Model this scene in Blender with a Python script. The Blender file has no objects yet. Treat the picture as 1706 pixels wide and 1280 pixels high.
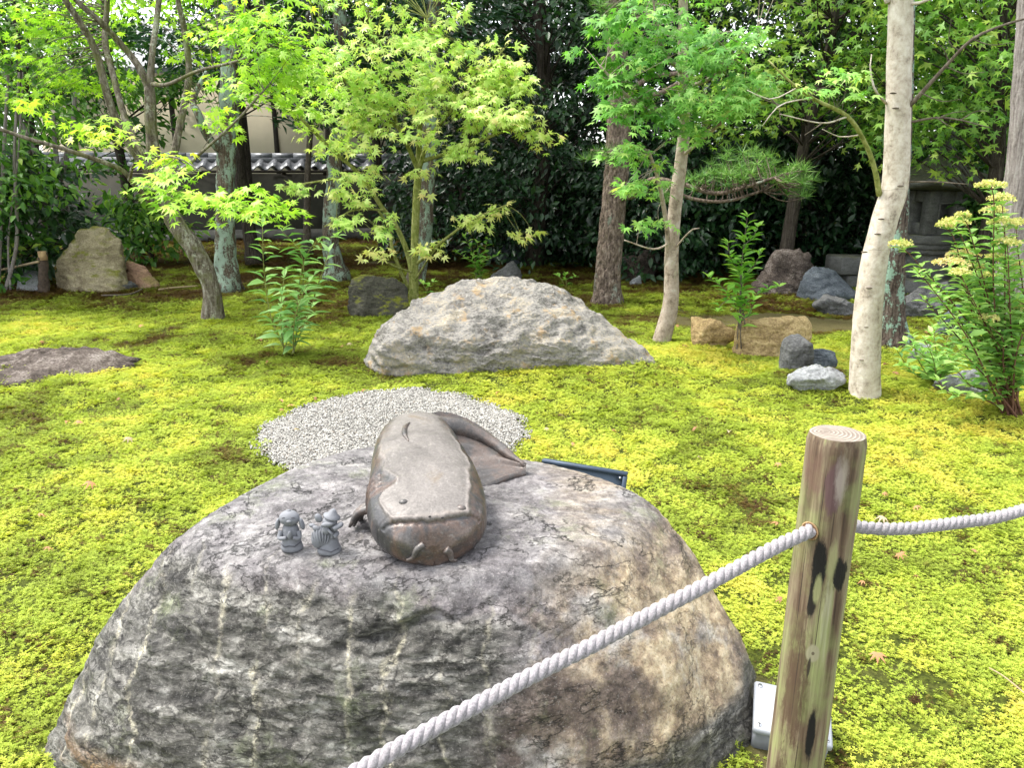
import bpy, bmesh, math, random
import numpy as np
from mathutils import Vector, Matrix, Euler
from mathutils.bvhtree import BVHTree

# ------------------------------------------------------------------ camera, sky, sun, exposure
scene = bpy.context.scene
PITCH = math.radians(15.3); CAMZ = 1.5; FPX = 1282.0
cam_data = bpy.data.cameras.new('camera'); cam = bpy.data.objects.new('camera', cam_data)
scene.collection.objects.link(cam); scene.camera = cam
cam.location = (0, 0, CAMZ); cam.rotation_euler = (math.pi/2 - PITCH, 0, 0)
cam_data.sensor_width = 36.0; cam_data.lens = FPX/1706*36.0
cam_data.clip_start = 0.05; cam_data.clip_end = 500

SUN_EL, SUN_AZ = math.radians(62), math.radians(-75)   # azimuth from +Y towards +X of where the sun stands
world = bpy.data.worlds.new('World'); scene.world = world; world.use_nodes = True
wn = world.node_tree; wn.nodes.clear()
sky = wn.nodes.new('ShaderNodeTexSky'); sky.sky_type = 'NISHITA'; sky.sun_disc = False
sky.sun_elevation = SUN_EL; sky.sun_rotation = SUN_AZ; sky.dust_density = 2.0; sky.air_density = 1.0
hs = wn.nodes.new('ShaderNodeHueSaturation'); hs.inputs['Saturation'].default_value = 0.22   # thin overcast: whitish
bg = wn.nodes.new('ShaderNodeBackground'); bg.inputs['Strength'].default_value = 0.15
wo = wn.nodes.new('ShaderNodeOutputWorld')
wn.links.new(sky.outputs[0], hs.inputs['Color']); wn.links.new(hs.outputs[0], bg.inputs['Color']); wn.links.new(bg.outputs[0], wo.inputs['Surface'])

sd = bpy.data.lights.new('sun', 'SUN'); sd.energy = 1.5; sd.angle = math.radians(18); sd.color = (1.0, 0.96, 0.88)
sun = bpy.data.objects.new('sun', sd); scene.collection.objects.link(sun)
sdir = Vector((math.sin(SUN_AZ)*math.cos(SUN_EL), math.cos(SUN_AZ)*math.cos(SUN_EL), math.sin(SUN_EL)))
sun.rotation_euler = sdir.to_track_quat('Z', 'Y').to_euler()
sun.location = (0, 0, 20)

vs = scene.view_settings
vs.view_transform = 'Standard'; vs.look = 'None'; vs.gamma = 1.0; vs.use_curve_mapping = False
vs.exposure = 2.12
scene.render.engine = 'CYCLES'
scene.cycles.max_bounces = 4; scene.cycles.diffuse_bounces = 3; scene.cycles.transmission_bounces = 2
scene.cycles.transparent_max_bounces = 4; scene.cycles.use_denoising = True

# ------------------------------------------------------------------ projection helpers (pixels of the 1706 x 1280 photograph)
CP, SP = math.cos(PITCH), math.sin(PITCH)
def ray(px, py):
    u = (px-853.0)/FPX; v = (640.0-py)/FPX
    return np.array([u, CP+v*SP, -SP+v*CP])
def P(px, py, Y):
    r = ray(px, py); return np.array([0, 0, CAMZ])+r*(Y/r[1])
def depth(p): return p[1]*CP-(p[2]-CAMZ)*SP
def proj(p):
    p = np.asarray(p, float); d = p[..., 1]*CP-(p[..., 2]-CAMZ)*SP
    u = p[..., 0]/d; v = (p[..., 1]*SP+(p[..., 2]-CAMZ)*CP)/d
    return 853+u*FPX, 640-v*FPX, d

# ------------------------------------------------------------------ noise
_rs = np.random.RandomState(7)
_perm = np.concatenate([_rs.permutation(256)]*3)
_g = _rs.normal(size=(256, 3)); _g /= np.linalg.norm(_g, axis=1)[:, None]
def pnoise(p):
    p = np.asarray(p, float); i = np.floor(p).astype(int); f = p-i; i &= 255
    w = f*f*f*(f*(f*6-15)+10); out = 0
    for dx in (0, 1):
        for dy in (0, 1):
            for dz in (0, 1):
                h = _perm[_perm[_perm[(i[:, 0]+dx) & 255]+((i[:, 1]+dy) & 255)]+((i[:, 2]+dz) & 255)]
                g = _g[h]; d = g[:, 0]*(f[:, 0]-dx)+g[:, 1]*(f[:, 1]-dy)+g[:, 2]*(f[:, 2]-dz)
                out = out+d*(w[:, 0] if dx else 1-w[:, 0])*(w[:, 1] if dy else 1-w[:, 1])*(w[:, 2] if dz else 1-w[:, 2])
    return out*1.5
def fbm(p, o=4, gain=.5, lac=2.03):
    a, s, out = 1.0, 1.0, 0
    for k in range(o):
        out = out+a*pnoise(np.asarray(p)*s+k*17.3); a *= gain; s *= lac
    return out
def sstep(a, b, x):
    t = np.clip((x-a)/(b-a), 0, 1); return t*t*(3-2*t)

# ------------------------------------------------------------------ ground height
def gz(x, y):
    x = np.asarray(x, float); y = np.asarray(y, float)
    z = .018*np.sin(x*1.3+.5)*np.cos(y*.9)+.012*np.sin(x*3.1+y*2.2)+.008*np.sin(x*5.3-y*4.1+1)
    z = z+.13*np.exp(-((x-.1)**2/2.4+(y-6.0)**2/.35))
    z = z+.10*np.exp(-((x-2.3)**2/.25+(y-5.4)**2/.12))
    z = z+.06*np.exp(-((x+3.9)**2/1.5+(y-5.6)**2/.3))
    return z*sstep(1.0, 2.6, y)
def G(px, py):
    z = 0.0
    for _ in range(12):
        r = ray(px, py); t = (z-CAMZ)/r[2]; q = np.array([0, 0, CAMZ])+r*t; z = float(gz(q[0], q[1]))
    return q

# ------------------------------------------------------------------ object helpers
COL = scene.collection
def np_mesh(name, V, F, smooth=True, attrs=None):
    V = np.ascontiguousarray(V, dtype=np.float32); me = bpy.data.meshes.new(name)
    if isinstance(F, np.ndarray):
        F = np.ascontiguousarray(F, dtype=np.int32); k = F.shape[1]; n = len(F)
        me.vertices.add(len(V)); me.vertices.foreach_set('co', V.ravel())
        me.loops.add(n*k); me.loops.foreach_set('vertex_index', F.ravel())
        me.polygons.add(n); me.polygons.foreach_set('loop_start', np.arange(0, n*k, k, dtype=np.int32))
        me.update(calc_edges=True)
    else:
        me.from_pydata([tuple(map(float, v)) for v in V], [], [tuple(map(int, f)) for f in F]); me.update()
    if smooth and len(me.polygons): me.polygons.foreach_set('use_smooth', np.ones(len(me.polygons), dtype=bool))
    for k_, (dom, arr) in (attrs or {}).items():
        a = me.attributes.new(k_, 'FLOAT', dom); a.data.foreach_set('value', np.ascontiguousarray(arr, dtype=np.float32))
    return me
def tag(o, label=None, cat=None, group=None, kind=None):
    if label: o['label'] = label
    if cat: o['category'] = cat
    if group: o['group'] = group
    if kind: o['kind'] = kind
    return o
def empty(name, loc, label=None, cat=None, group=None):
    o = bpy.data.objects.new(name, None); o.empty_display_size = .1; COL.objects.link(o); o.location = tuple(float(c) for c in loc)
    return tag(o, label, cat, group)
def wloc(o):
    v = np.zeros(3)
    while o is not None: v = v+np.array(o.location); o = o.parent
    return v
def obj(name, V, F, mat, parent=None, smooth=True, attrs=None, kind=None, label=None, origin=None):
    """V in world coordinates; parents are never rotated, so locals are offsets."""
    V = np.asarray(V, float)
    if origin is None: origin = wloc(parent) if parent is not None else np.zeros(3)
    else: origin = np.asarray(origin, float)
    me = np_mesh(name, V-origin, F, smooth, attrs); me.materials.append(mat)
    o = bpy.data.objects.new(name, me); COL.objects.link(o)
    if parent is not None: o.parent = parent; o.location = tuple(origin-wloc(parent))
    else: o.location = tuple(origin)
    if kind: o['kind'] = kind
    if label: o['label'] = label
    return o
class MB:
    """collects triangles"""
    def __init__(s): s.V = []; s.F = []; s.n = 0; s.A = []
    def add(s, V, F, a=None):
        V = np.asarray(V, float); F = np.asarray(F, int)
        s.V.append(V); s.F.append(F+s.n); s.n += len(V)
        if a is not None: s.A.append(np.broadcast_to(a, (len(F),)))
        return s
    def get(s): return np.concatenate(s.V), np.concatenate(s.F)
    def build(s, name, mat, parent=None, **k):
        V, F = s.get()
        if s.A: k['attrs'] = {'tint': ('FACE', np.concatenate(s.A))}
        return obj(name, V, F, mat, parent, **k)
def box(c, h, rot=None, bev=0.0):
    """box of half sizes h at c, optional 3x3 rotation, chamfered"""
    h = np.asarray(h, float)
    if bev <= 0:
        V = np.array([[x, y, z] for x in (-1, 1) for y in (-1, 1) for z in (-1, 1)])*h
    else:
        b = bev; V = []
        for x in (-1, 1):
            for y in (-1, 1):
                for z in (-1, 1):
                    s = np.array([x, y, z])
                    for a in range(3):
                        q = h.copy()-b; q[a] = h[a]; V.append(s*q)
        V = np.array(V)
    bm = bmesh.new()
    for v in V: bm.verts.new(v)
    bmesh.ops.convex_hull(bm, input=bm.verts); bmesh.ops.triangulate(bm, faces=bm.faces); bm.verts.index_update()
    V = np.array([v.co for v in bm.verts]); F = np.array([[v.index for v in f.verts] for f in bm.faces]); bm.free()
    if rot is not None: V = V@np.asarray(rot).T
    return V+np.asarray(c), F
def rotm(rx=0, ry=0, rz=0): return np.array(Euler((rx, ry, rz)).to_matrix())
_ico = {}
def ico(n):
    if n not in _ico:
        bm = bmesh.new(); bmesh.ops.create_icosphere(bm, subdivisions=n, radius=1.0); bm.verts.index_update()
        _ico[n] = (np.array([v.co[:] for v in bm.verts]), np.array([[v.index for v in f.verts] for f in bm.faces])); bm.free()
    return _ico[n][0].copy(), _ico[n][1]
def ellipsoid(c, r, n=3, rot=None):
    V, F = ico(n); V = V*np.asarray(r)
    if rot is not None: V = V@np.asarray(rot).T
    return V+np.asarray(c), F
def resample(pts, n):
    pts = np.asarray(pts, float)
    if len(pts) == 2: return pts[0]+(pts[1]-pts[0])*np.linspace(0, 1, n)[:, None]
    p = np.vstack([2*pts[0]-pts[1], pts, 2*pts[-1]-pts[-2]])
    L = np.concatenate([[0], np.cumsum(np.linalg.norm(np.diff(pts[:, :3], axis=0), axis=1))])
    t = np.linspace(0, L[-1], n); k = np.clip(np.searchsorted(L, t, side='right')-1, 0, len(pts)-2)
    u = ((t-L[k])/np.maximum(L[k+1]-L[k], 1e-9))[:, None]
    a, b, c, d = p[k], p[k+1], p[k+2], p[k+3]
    return .5*((2*b)+(-a+c)*u+(2*a-5*b+4*c-d)*u*u+(-a+3*b-3*c+d)*u**3)
def tube(path, rad, ns=8, cap=True, flare=None):
    """path (n,3), rad (n,) -> V,F triangles"""
    path = np.asarray(path, float); n = len(path); rad = np.broadcast_to(rad, (n,))
    t = np.gradient(path, axis=0); t /= np.linalg.norm(t, axis=1)[:, None]+1e-12
    u = np.zeros_like(t); ref = np.array([0, 1., 0]) if abs(t[0][1]) < .9 else np.array([1., 0, 0])
    a = np.cross(t[0], ref); a /= np.linalg.norm(a); u[0] = a
    for i in range(1, n):
        a = u[i-1]-t[i]*np.dot(u[i-1], t[i]); u[i] = a/(np.linalg.norm(a)+1e-12)
    w = np.cross(t, u); th = np.arange(ns)*2*np.pi/ns
    V = (path[:, None]+rad[:, None, None]*(u[:, None]*np.cos(th)[None, :, None]+w[:, None]*np.sin(th)[None, :, None])).reshape(-1, 3)
    i = np.arange(n-1)[:, None]*ns; j = np.arange(ns)[None]; k = (j+1) % ns
    A, B, C, D = i+j, i+k, i+ns+k, i+ns+j
    F = np.concatenate([np.stack([A, B, C], -1).reshape(-1, 3), np.stack([A, C, D], -1).reshape(-1, 3)])
    if cap:
        V = np.vstack([V, path[:1], path[-1:]]); c0, c1 = n*ns, n*ns+1; jj = np.arange(ns); kk = (jj+1) % ns
        F = np.concatenate([F, np.stack([np.full(ns, c0), kk, jj], -1), np.stack([np.full(ns, c1), (n-1)*ns+jj, (n-1)*ns+kk], -1)])
    return V, F
def lathe(prof, c, ns=24, sq=(1, 1)):
    prof = np.asarray(prof, float); path = np.array([[0, 0, z] for r, z in prof])
    th = np.arange(ns)*2*np.pi/ns; n = len(prof)
    V = np.stack([prof[:, 0, None]*np.cos(th)*sq[0], prof[:, 0, None]*np.sin(th)*sq[1], np.repeat(prof[:, 1, None], ns, 1)], -1).reshape(-1, 3)
    i = np.arange(n-1)[:, None]*ns; j = np.arange(ns)[None]; k = (j+1) % ns
    A, B, C, D = i+j, i+k, i+ns+k, i+ns+j
    F = np.concatenate([np.stack([A, B, C], -1).reshape(-1, 3), np.stack([A, C, D], -1).reshape(-1, 3)])
    return V+np.asarray(c), F
def vnormals(V, F):
    n = np.cross(V[F[:, 1]]-V[F[:, 0]], V[F[:, 2]]-V[F[:, 0]]); N = np.zeros_like(V)
    for k in range(3): np.add.at(N, F[:, k], n)
    return N/(np.linalg.norm(N, axis=1)[:, None]+1e-12)

# ------------------------------------------------------------------ materials
class NB:
    def __init__(s, name):
        s.m = bpy.data.materials.new(name); s.m.use_nodes = True; s.t = s.m.node_tree; s.t.nodes.clear()
        s.out = s.t.nodes.new('ShaderNodeOutputMaterial')
    def put(s, sock, v):
        if isinstance(v, bpy.types.NodeSocket): s.t.links.new(v, sock)
        elif v is not None:
            if sock.type == 'RGBA' and len(v) == 3: v = (*v, 1)
            sock.default_value = v
    def n(s, typ, ins=None, **props):
        nd = s.t.nodes.new('ShaderNode'+typ)
        for k, v in props.items(): setattr(nd, k, v)
        for k, v in (ins or {}).items(): s.put(nd.inputs[k], v)
        return nd
    def pos(s): return s.n('NewGeometry').outputs['Position']
    def oc(s): return s.n('TexCoord').outputs['Object']
    def scale(s, v, sc, loc=(0, 0, 0), rot=(0, 0, 0)):
        return s.n('Mapping', {'Vector': v, 'Scale': sc, 'Location': loc, 'Rotation': rot}).outputs[0]
    def noise(s, v, sc, det=4, rough=.55, dist=0.0): return s.n('TexNoise', {'Vector': v, 'Scale': sc, 'Detail': det, 'Roughness': rough, 'Distortion': dist}).outputs['Fac']
    def voro(s, v, sc, feature='F1', rnd=1.0): return s.n('TexVoronoi', {'Vector': v, 'Scale': sc, 'Randomness': rnd}, feature=feature).outputs['Distance']
    def ramp(s, f, stops, mode='LINEAR'):
        nd = s.n('ValToRGB', {'Fac': f}); cr = nd.color_ramp; cr.interpolation = mode
        while len(cr.elements) < len(stops): cr.elements.new(.5)
        for e, (p, c) in zip(cr.elements, stops):
            e.position = p; e.color = (c, c, c, 1) if isinstance(c, (int, float)) else (*c, 1)
        return nd.outputs[0]
    def mix(s, f, a, b, mode='MIX'):
        nd = s.n('Mix', data_type='RGBA', blend_type=mode); s.put(nd.inputs[0], f); s.put(nd.inputs[6], a); s.put(nd.inputs[7], b); return nd.outputs[2]
    def math(s, op, a, b=None, c=None, clamp=False):
        nd = s.n('Math', operation=op, use_clamp=clamp)
        for k, v in enumerate((a, b, c)):
            if v is not None: s.put(nd.inputs[k], v)
        return nd.outputs[0]
    def sep(s, v): return s.n('SeparateXYZ', {0: v}).outputs
    def attr(s, name, typ='GEOMETRY'): return s.n('Attribute', attribute_name=name, attribute_type=typ).outputs
    def bump(s, h, strength=.5, dist=.01): return s.n('Bump', {'Height': h, 'Strength': strength, 'Distance': dist}).outputs[0]
    def bsdf(s, col, rough=.8, normal=None, metal=0.0, spec=.5, trans=None, tcol=None, sheen=0.0):
        b = s.n('BsdfPrincipled', {'Base Color': col, 'Roughness': rough, 'Metallic': metal, 'Specular IOR Level': spec, 'Sheen Weight': sheen})
        if normal is not None: s.t.links.new(normal, b.inputs['Normal'])
        o = b.outputs[0]
        if trans:
            tr = s.n('BsdfTranslucent', {'Color': tcol if tcol is not None else col})
            mx = s.n('MixShader', {0: trans, 1: o, 2: tr.outputs[0]}); o = mx.outputs[0]
        s.t.links.new(o, s.out.inputs['Surface']); return s.m
def plain(name, col, rough=.7, var=.25, sc=30, metal=0, bump=.2, spec=.5):
    b = NB(name); v = b.oc(); f = b.noise(v, sc, 5)
    dk = tuple(c*(1-var) for c in col); lt = tuple(min(1, c*(1+var)) for c in col)
    return b.bsdf(b.ramp(f, [(.3, dk), (.7, lt)]), rough, b.bump(f, bump, .004), metal, spec)
def leafmat(name, cols, trans=.35, rough=.45, spec=.35):
    """cols: list of colours along the tint attribute"""
    b = NB(name); t = b.attr('tint')[2]
    st = [(i/(len(cols)-1), c) for i, c in enumerate(cols)]
    c = b.ramp(t, st); nz = b.noise(b.pos(), 9, 2)
    c2 = b.mix(b.ramp(nz, [(.35, 0.0), (.65, .35)]), c, b.mix(1.0, c, (.75, .85, .8), 'MULTIPLY'))
    tc = b.mix(1.0, c2, (1.02, 1.2, .6), 'MULTIPLY')
    return b.bsdf(c2, rough, None, 0, spec, trans, tc)
# ------------------------------------------------------------------ ground, moss, gravel
GC = np.array([-.715, 4.42]); GR = .79          # gravel disc
def soil_mask(x, y, wornness=.35):
    """1 where bare earth shows through the moss"""
    p = np.stack([x, y, np.zeros_like(x)], 1)
    n = fbm(p*1.1+5.2, 3)
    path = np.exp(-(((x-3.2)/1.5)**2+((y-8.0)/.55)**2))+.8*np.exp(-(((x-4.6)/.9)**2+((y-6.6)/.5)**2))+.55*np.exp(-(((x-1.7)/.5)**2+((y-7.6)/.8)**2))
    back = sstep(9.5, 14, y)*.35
    litter = np.exp(-(((x-.74)/.10)**2+((y-1.80)/.30)**2))
    worn = .42*np.exp(-(((x-1.25)/.5)**2+((y-2.5)/.5)**2))+.45*np.exp(-(((x-1.5)/.6)**2+((y-5.0)/.35)**2))+.4*np.exp(-(((x-.9)/.5)**2+((y-4.6)/.25)**2))
    return np.clip(path*(.8+.7*n)+back+litter*1.1+wornness*worn*(.45+.8*n)+sstep(.45, .8, n)*.4, 0, 1)
def moss_tone(x, y):
    """0 dark brownish green .. 1 bright yellow green: the moss's own patchiness"""
    p = np.stack([x, y, np.zeros_like(x)], 1)
    return np.clip(.56+.42*fbm(p*.9+1.7, 3)+.30*fbm(p*4.0+9, 3), 0, 1)

xs = np.unique(np.concatenate([np.linspace(-60, -9, 18), np.linspace(-9, 9, 181), np.linspace(9, 60, 18)]))
ys = np.unique(np.concatenate([np.linspace(-25, 0, 8), np.linspace(0, 18, 181), np.linspace(18, 90, 20)]))
X, Y = np.meshgrid(xs, ys); Z = gz(X, Y)
V = np.stack([X, Y, Z], -1).reshape(-1, 3); nx = len(xs)
i, j = np.meshgrid(np.arange(len(ys)-1), np.arange(nx-1), indexing='ij'); a = (i*nx+j).ravel()
F = np.stack([a, a+1, a+nx+1, a+nx], 1)
b = NB('ground_soil'); p = b.pos(); t = b.attr('soil')[2]
n1 = b.noise(p, 6, 6); n2 = b.noise(p, 60, 4)
green = b.ramp(n2, [(.3, (.015, .02, .004)), (.7, (.07, .085, .012))])
earth = b.mix(n1, b.ramp(n2, [(.3, (.035, .028, .014)), (.7, (.11, .085, .045))]), (.09, .085, .03))
gm = b.bsdf(b.mix(b.ramp(t, [(.35, 0.0), (.6, 1.0)]), green, earth), .95, b.bump(n2, .8, .02), spec=.1)
ground = obj('ground', V, F, gm, attrs={'soil': ('POINT', soil_mask(V[:, 0], V[:, 1]))}, kind='structure')

HID = bpy.data.collections.new('scatter_sources')     # never linked to the scene: meshes that the scatter nodes pick from
def source(name, V, F, mat, attrs=None, smooth=False):
    me = np_mesh(name, V, F, smooth, attrs); me.materials.append(mat)
    o = bpy.data.objects.new(name, me); return o
def scatter(name, pts, rot, scl, idx, sources, tone=None):
    col = bpy.data.collections.new(name+'_pieces')
    for s in sources: col.objects.link(s)
    me = bpy.data.meshes.new(name); me.vertices.add(len(pts)); me.vertices.foreach_set('co', np.ascontiguousarray(pts, dtype=np.float32).ravel())
    a = me.attributes.new('rot', 'FLOAT_VECTOR', 'POINT'); a.data.foreach_set('vector', np.ascontiguousarray(rot, dtype=np.float32).ravel())
    a = me.attributes.new('scl', 'FLOAT', 'POINT'); a.data.foreach_set('value', np.ascontiguousarray(scl, dtype=np.float32))
    a = me.attributes.new('pick', 'INT', 'POINT'); a.data.foreach_set('value', np.ascontiguousarray(idx, dtype=np.int32))
    if tone is not None:
        a = me.attributes.new('tone', 'FLOAT', 'POINT'); a.data.foreach_set('value', np.ascontiguousarray(tone, dtype=np.float32))
    o = bpy.data.objects.new(name, me); COL.objects.link(o); o['kind'] = 'stuff'
    ng = bpy.data.node_groups.new(name+'_scatter', 'GeometryNodeTree')
    ng.interface.new_socket('Geometry', in_out='INPUT', socket_type='NodeSocketGeometry'); ng.interface.new_socket('Geometry', in_out='OUTPUT', socket_type='NodeSocketGeometry')
    gi = ng.nodes.new('NodeGroupInput'); go = ng.nodes.new('NodeGroupOutput'); ip = ng.nodes.new('GeometryNodeInstanceOnPoints')
    ci = ng.nodes.new('GeometryNodeCollectionInfo'); ci.inputs['Collection'].default_value = col
    ci.inputs['Separate Children'].default_value = True; ci.inputs['Reset Children'].default_value = True
    def na(nm, dt):
        q = ng.nodes.new('GeometryNodeInputNamedAttribute'); q.data_type = dt; q.inputs['Name'].default_value = nm; return q.outputs['Attribute']
    L = ng.links.new
    L(gi.outputs[0], ip.inputs['Points']); L(ci.outputs[0], ip.inputs['Instance']); ip.inputs['Pick Instance'].default_value = True
    L(na('pick', 'INT'), ip.inputs['Instance Index']); L(na('rot', 'FLOAT_VECTOR'), ip.inputs['Rotation']); L(na('scl', 'FLOAT'), ip.inputs['Scale'])
    L(ip.outputs[0], go.inputs[0])
    md = o.modifiers.new('scatter', 'NODES'); md.node_group = ng
    return o

b = NB('moss_leaf'); tone = b.attr('tone', 'INSTANCER')[2]; h = b.attr('tint')[2]; rnd = b.n('ObjectInfo').outputs['Random']
tt = b.math('ADD', tone, b.math('MULTIPLY', b.math('SUBTRACT', rnd, .5), .22), clamp=True)
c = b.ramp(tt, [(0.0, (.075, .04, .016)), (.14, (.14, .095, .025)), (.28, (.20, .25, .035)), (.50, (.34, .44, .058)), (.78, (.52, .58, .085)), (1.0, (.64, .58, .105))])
c = b.mix(h, b.mix(1.0, c, (.55, .47, .32), 'MULTIPLY'), c)       # stems and old leaves are browner than the growing tips
moss_m = b.bsdf(c, .6, None, 0, .15, .30, b.mix(1.0, c, (1.15, 1.2, .5), 'MULTIPLY'))

rng = np.random.RandomState(3)
def sprig(rng, mb, c, r, h):
    th0 = rng.rand()*6.28; lean = rng.normal(size=2)*.3*h
    top = c+np.array([lean[0], lean[1], h]); sv = .7+.3*rng.rand()
    for ring, (k, rr, z0, z1, w, tv) in enumerate(((6, 1.0, .55, .62, .30, .7), (5, .75, .85, 1.0, .30, 1.0))):
        for q in range(k):
            th = th0+ring*.5+q*2*np.pi/k+rng.normal()*.2; d = np.array([np.cos(th), np.sin(th), 0]); s = np.array([-d[1], d[0], 0])
            L = r*rr*(.8+.4*rng.rand()); b0 = c+(top-c)*z0; tip = c+(top-c)*z1+d*L
            mid = b0+(tip-b0)*.45+np.array([0, 0, r*.12])
            mb.add([b0, mid-s*w*r*.5, tip, mid+s*w*r*.5], [[0, 1, 2], [0, 2, 3]], tv*sv)
def clump(k, n, R, r, h):
    rng = np.random.RandomState(100+k); mb = MB()
    for q in range(n):
        a = rng.rand()*6.28; d = R*np.sqrt(rng.rand())
        sprig(rng, mb, np.array([d*np.cos(a), d*np.sin(a), -.008]), r*(.6+.7*rng.rand()), h*(.45+.8*rng.rand()))
    V, F = mb.get(); return source('moss_clump', V, F, moss_m, {'tint': ('FACE', np.concatenate(mb.A))})
clumps = [clump(k, 22, .042, .0098, .019) for k in range(6)]
def rand_pts(n, y0, y1, rng):
    y = np.sqrt(rng.rand(n)*(y1**2-y0**2)+y0**2); x = (rng.rand(n)*2-1)*(.80*y+.9); return x, y
pts, scl, ton = [], [], []
for y0, y1, n, s in ((.9, 3.2, 11000, 1.0), (3.2, 5.6, 24000, 1.0), (5.6, 8.6, 34000, 1.2), (8.6, 13.5, 34000, 1.8), (13.5, 19, 9000, 3.6)):
    x, y = rand_pts(n, y0, y1, rng)
    ok = np.ones(n, bool)
    rad = np.hypot(x-GC[0], y-GC[1]); edge = GR+.05*fbm(np.stack([x*5, y*5, x*0], 1), 3)
    ok &= rad > edge
    ok &= ~((np.abs(x+.27) < .75) & (np.abs(y-2.15) < .45))
    sm = soil_mask(x, y); ok &= rng.rand(n) > sstep(.22, .75, sm)
    x, y, sm = x[ok], y[ok], sm[ok]
    t = moss_tone(x, y)
    t = t-.45*np.maximum(sm, soil_mask(x, y, 1.3))-.36*sstep(6.6, 10.5, y)  # bare earth browner; far moss darkened to put tree shade into its colour
    br = rng.rand(len(x)); hf = fbm(np.stack([x*9, y*9, x*0+3], 1), 2); t = t-np.where(br < .06+.20*sstep(.1, .6, hf), .30+.25*rng.rand(len(x)), 0)-.14*sstep(0, .6, hf)
    t = t+.14*sstep(.3, 1.6, x)*sstep(3.0, 4.5, y)*sstep(7.5, 6.5, y)
    # drier russet tufts by the pale trunk, and the lime rim round the flat dark stone
    t = t-.7*np.exp(-(((x-2.25)/.28)**2+((y-5.45)/.16)**2))
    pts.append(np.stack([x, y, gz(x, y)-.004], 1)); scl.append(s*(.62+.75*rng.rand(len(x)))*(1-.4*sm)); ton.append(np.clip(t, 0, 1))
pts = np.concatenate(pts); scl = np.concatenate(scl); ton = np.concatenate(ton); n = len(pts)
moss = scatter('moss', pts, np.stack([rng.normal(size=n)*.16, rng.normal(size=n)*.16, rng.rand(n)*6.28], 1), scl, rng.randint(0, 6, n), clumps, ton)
tag(moss, 'bright yellow green moss covering the garden ground', 'moss', kind='stuff')

b = NB('pebble_white'); r_ = b.n('ObjectInfo').outputs['Random']
pc = b.ramp(r_, [(0, (.06, .055, .048)), (.2, (.19, .182, .165)), (.7, (.34, .328, .30)), (.93, (.43, .415, .38)), (1, (.17, .13, .09))])
peb_m = b.bsdf(pc, .75, None, 0, .3)
pebs = []
for k in range(5):
    V, F = ico(2); q = np.random.RandomState(k+40); V = V*(1+.35*pnoise(V*1.3+k*9)[:, None])*np.array([1, .8, .55])*.0056
    pebs.append(source('pebble', V, F, peb_m, smooth=False))
n = 36000; a = rng.rand(n)*6.283; r = GR*1.06*np.sqrt(rng.rand(n))
x = GC[0]+r*np.cos(a); y = GC[1]+r*np.sin(a); ok = r < GR+.07*fbm(np.stack([x*5, y*5, x*0], 1), 3)+.03*rng.normal(size=n); x, y = x[ok], y[ok]; n = len(x)
grv = scatter('gravel', np.stack([x, y, gz(x, y)+.011+.006*rng.rand(n)], 1), rng.rand(n, 3)*np.array([1.2, 1.2, 6.28]), .6+.8*rng.rand(n), rng.randint(0, 5, n), pebs)
tag(grv, 'round bed of white gravel set in the moss behind the boulder', 'gravel', kind='stuff')
th = np.linspace(0, 2*np.pi, 65)[:-1]
V = [[GC[0], GC[1], float(gz(*GC))+.010]]
for rr in (.5, 1.0):
    for t_ in th: V.append([GC[0]+GR*rr*.97*np.cos(t_), GC[1]+GR*rr*.97*np.sin(t_), 0])
V = np.array(V); V[:, 2] = gz(V[:, 0], V[:, 1])+.010
F = [[0, 1+k, 1+(k+1) % 64] for k in range(64)]+[[1+k, 65+k, 65+(k+1) % 64] for k in range(64)]+[[1+k, 65+(k+1) % 64, 1+(k+1) % 64] for k in range(64)]
obj('gravel_base', V, np.array(F), plain('gravel_sand', (.33, .32, .29), .95, .4, 90, bump=.6), kind='structure')

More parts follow.
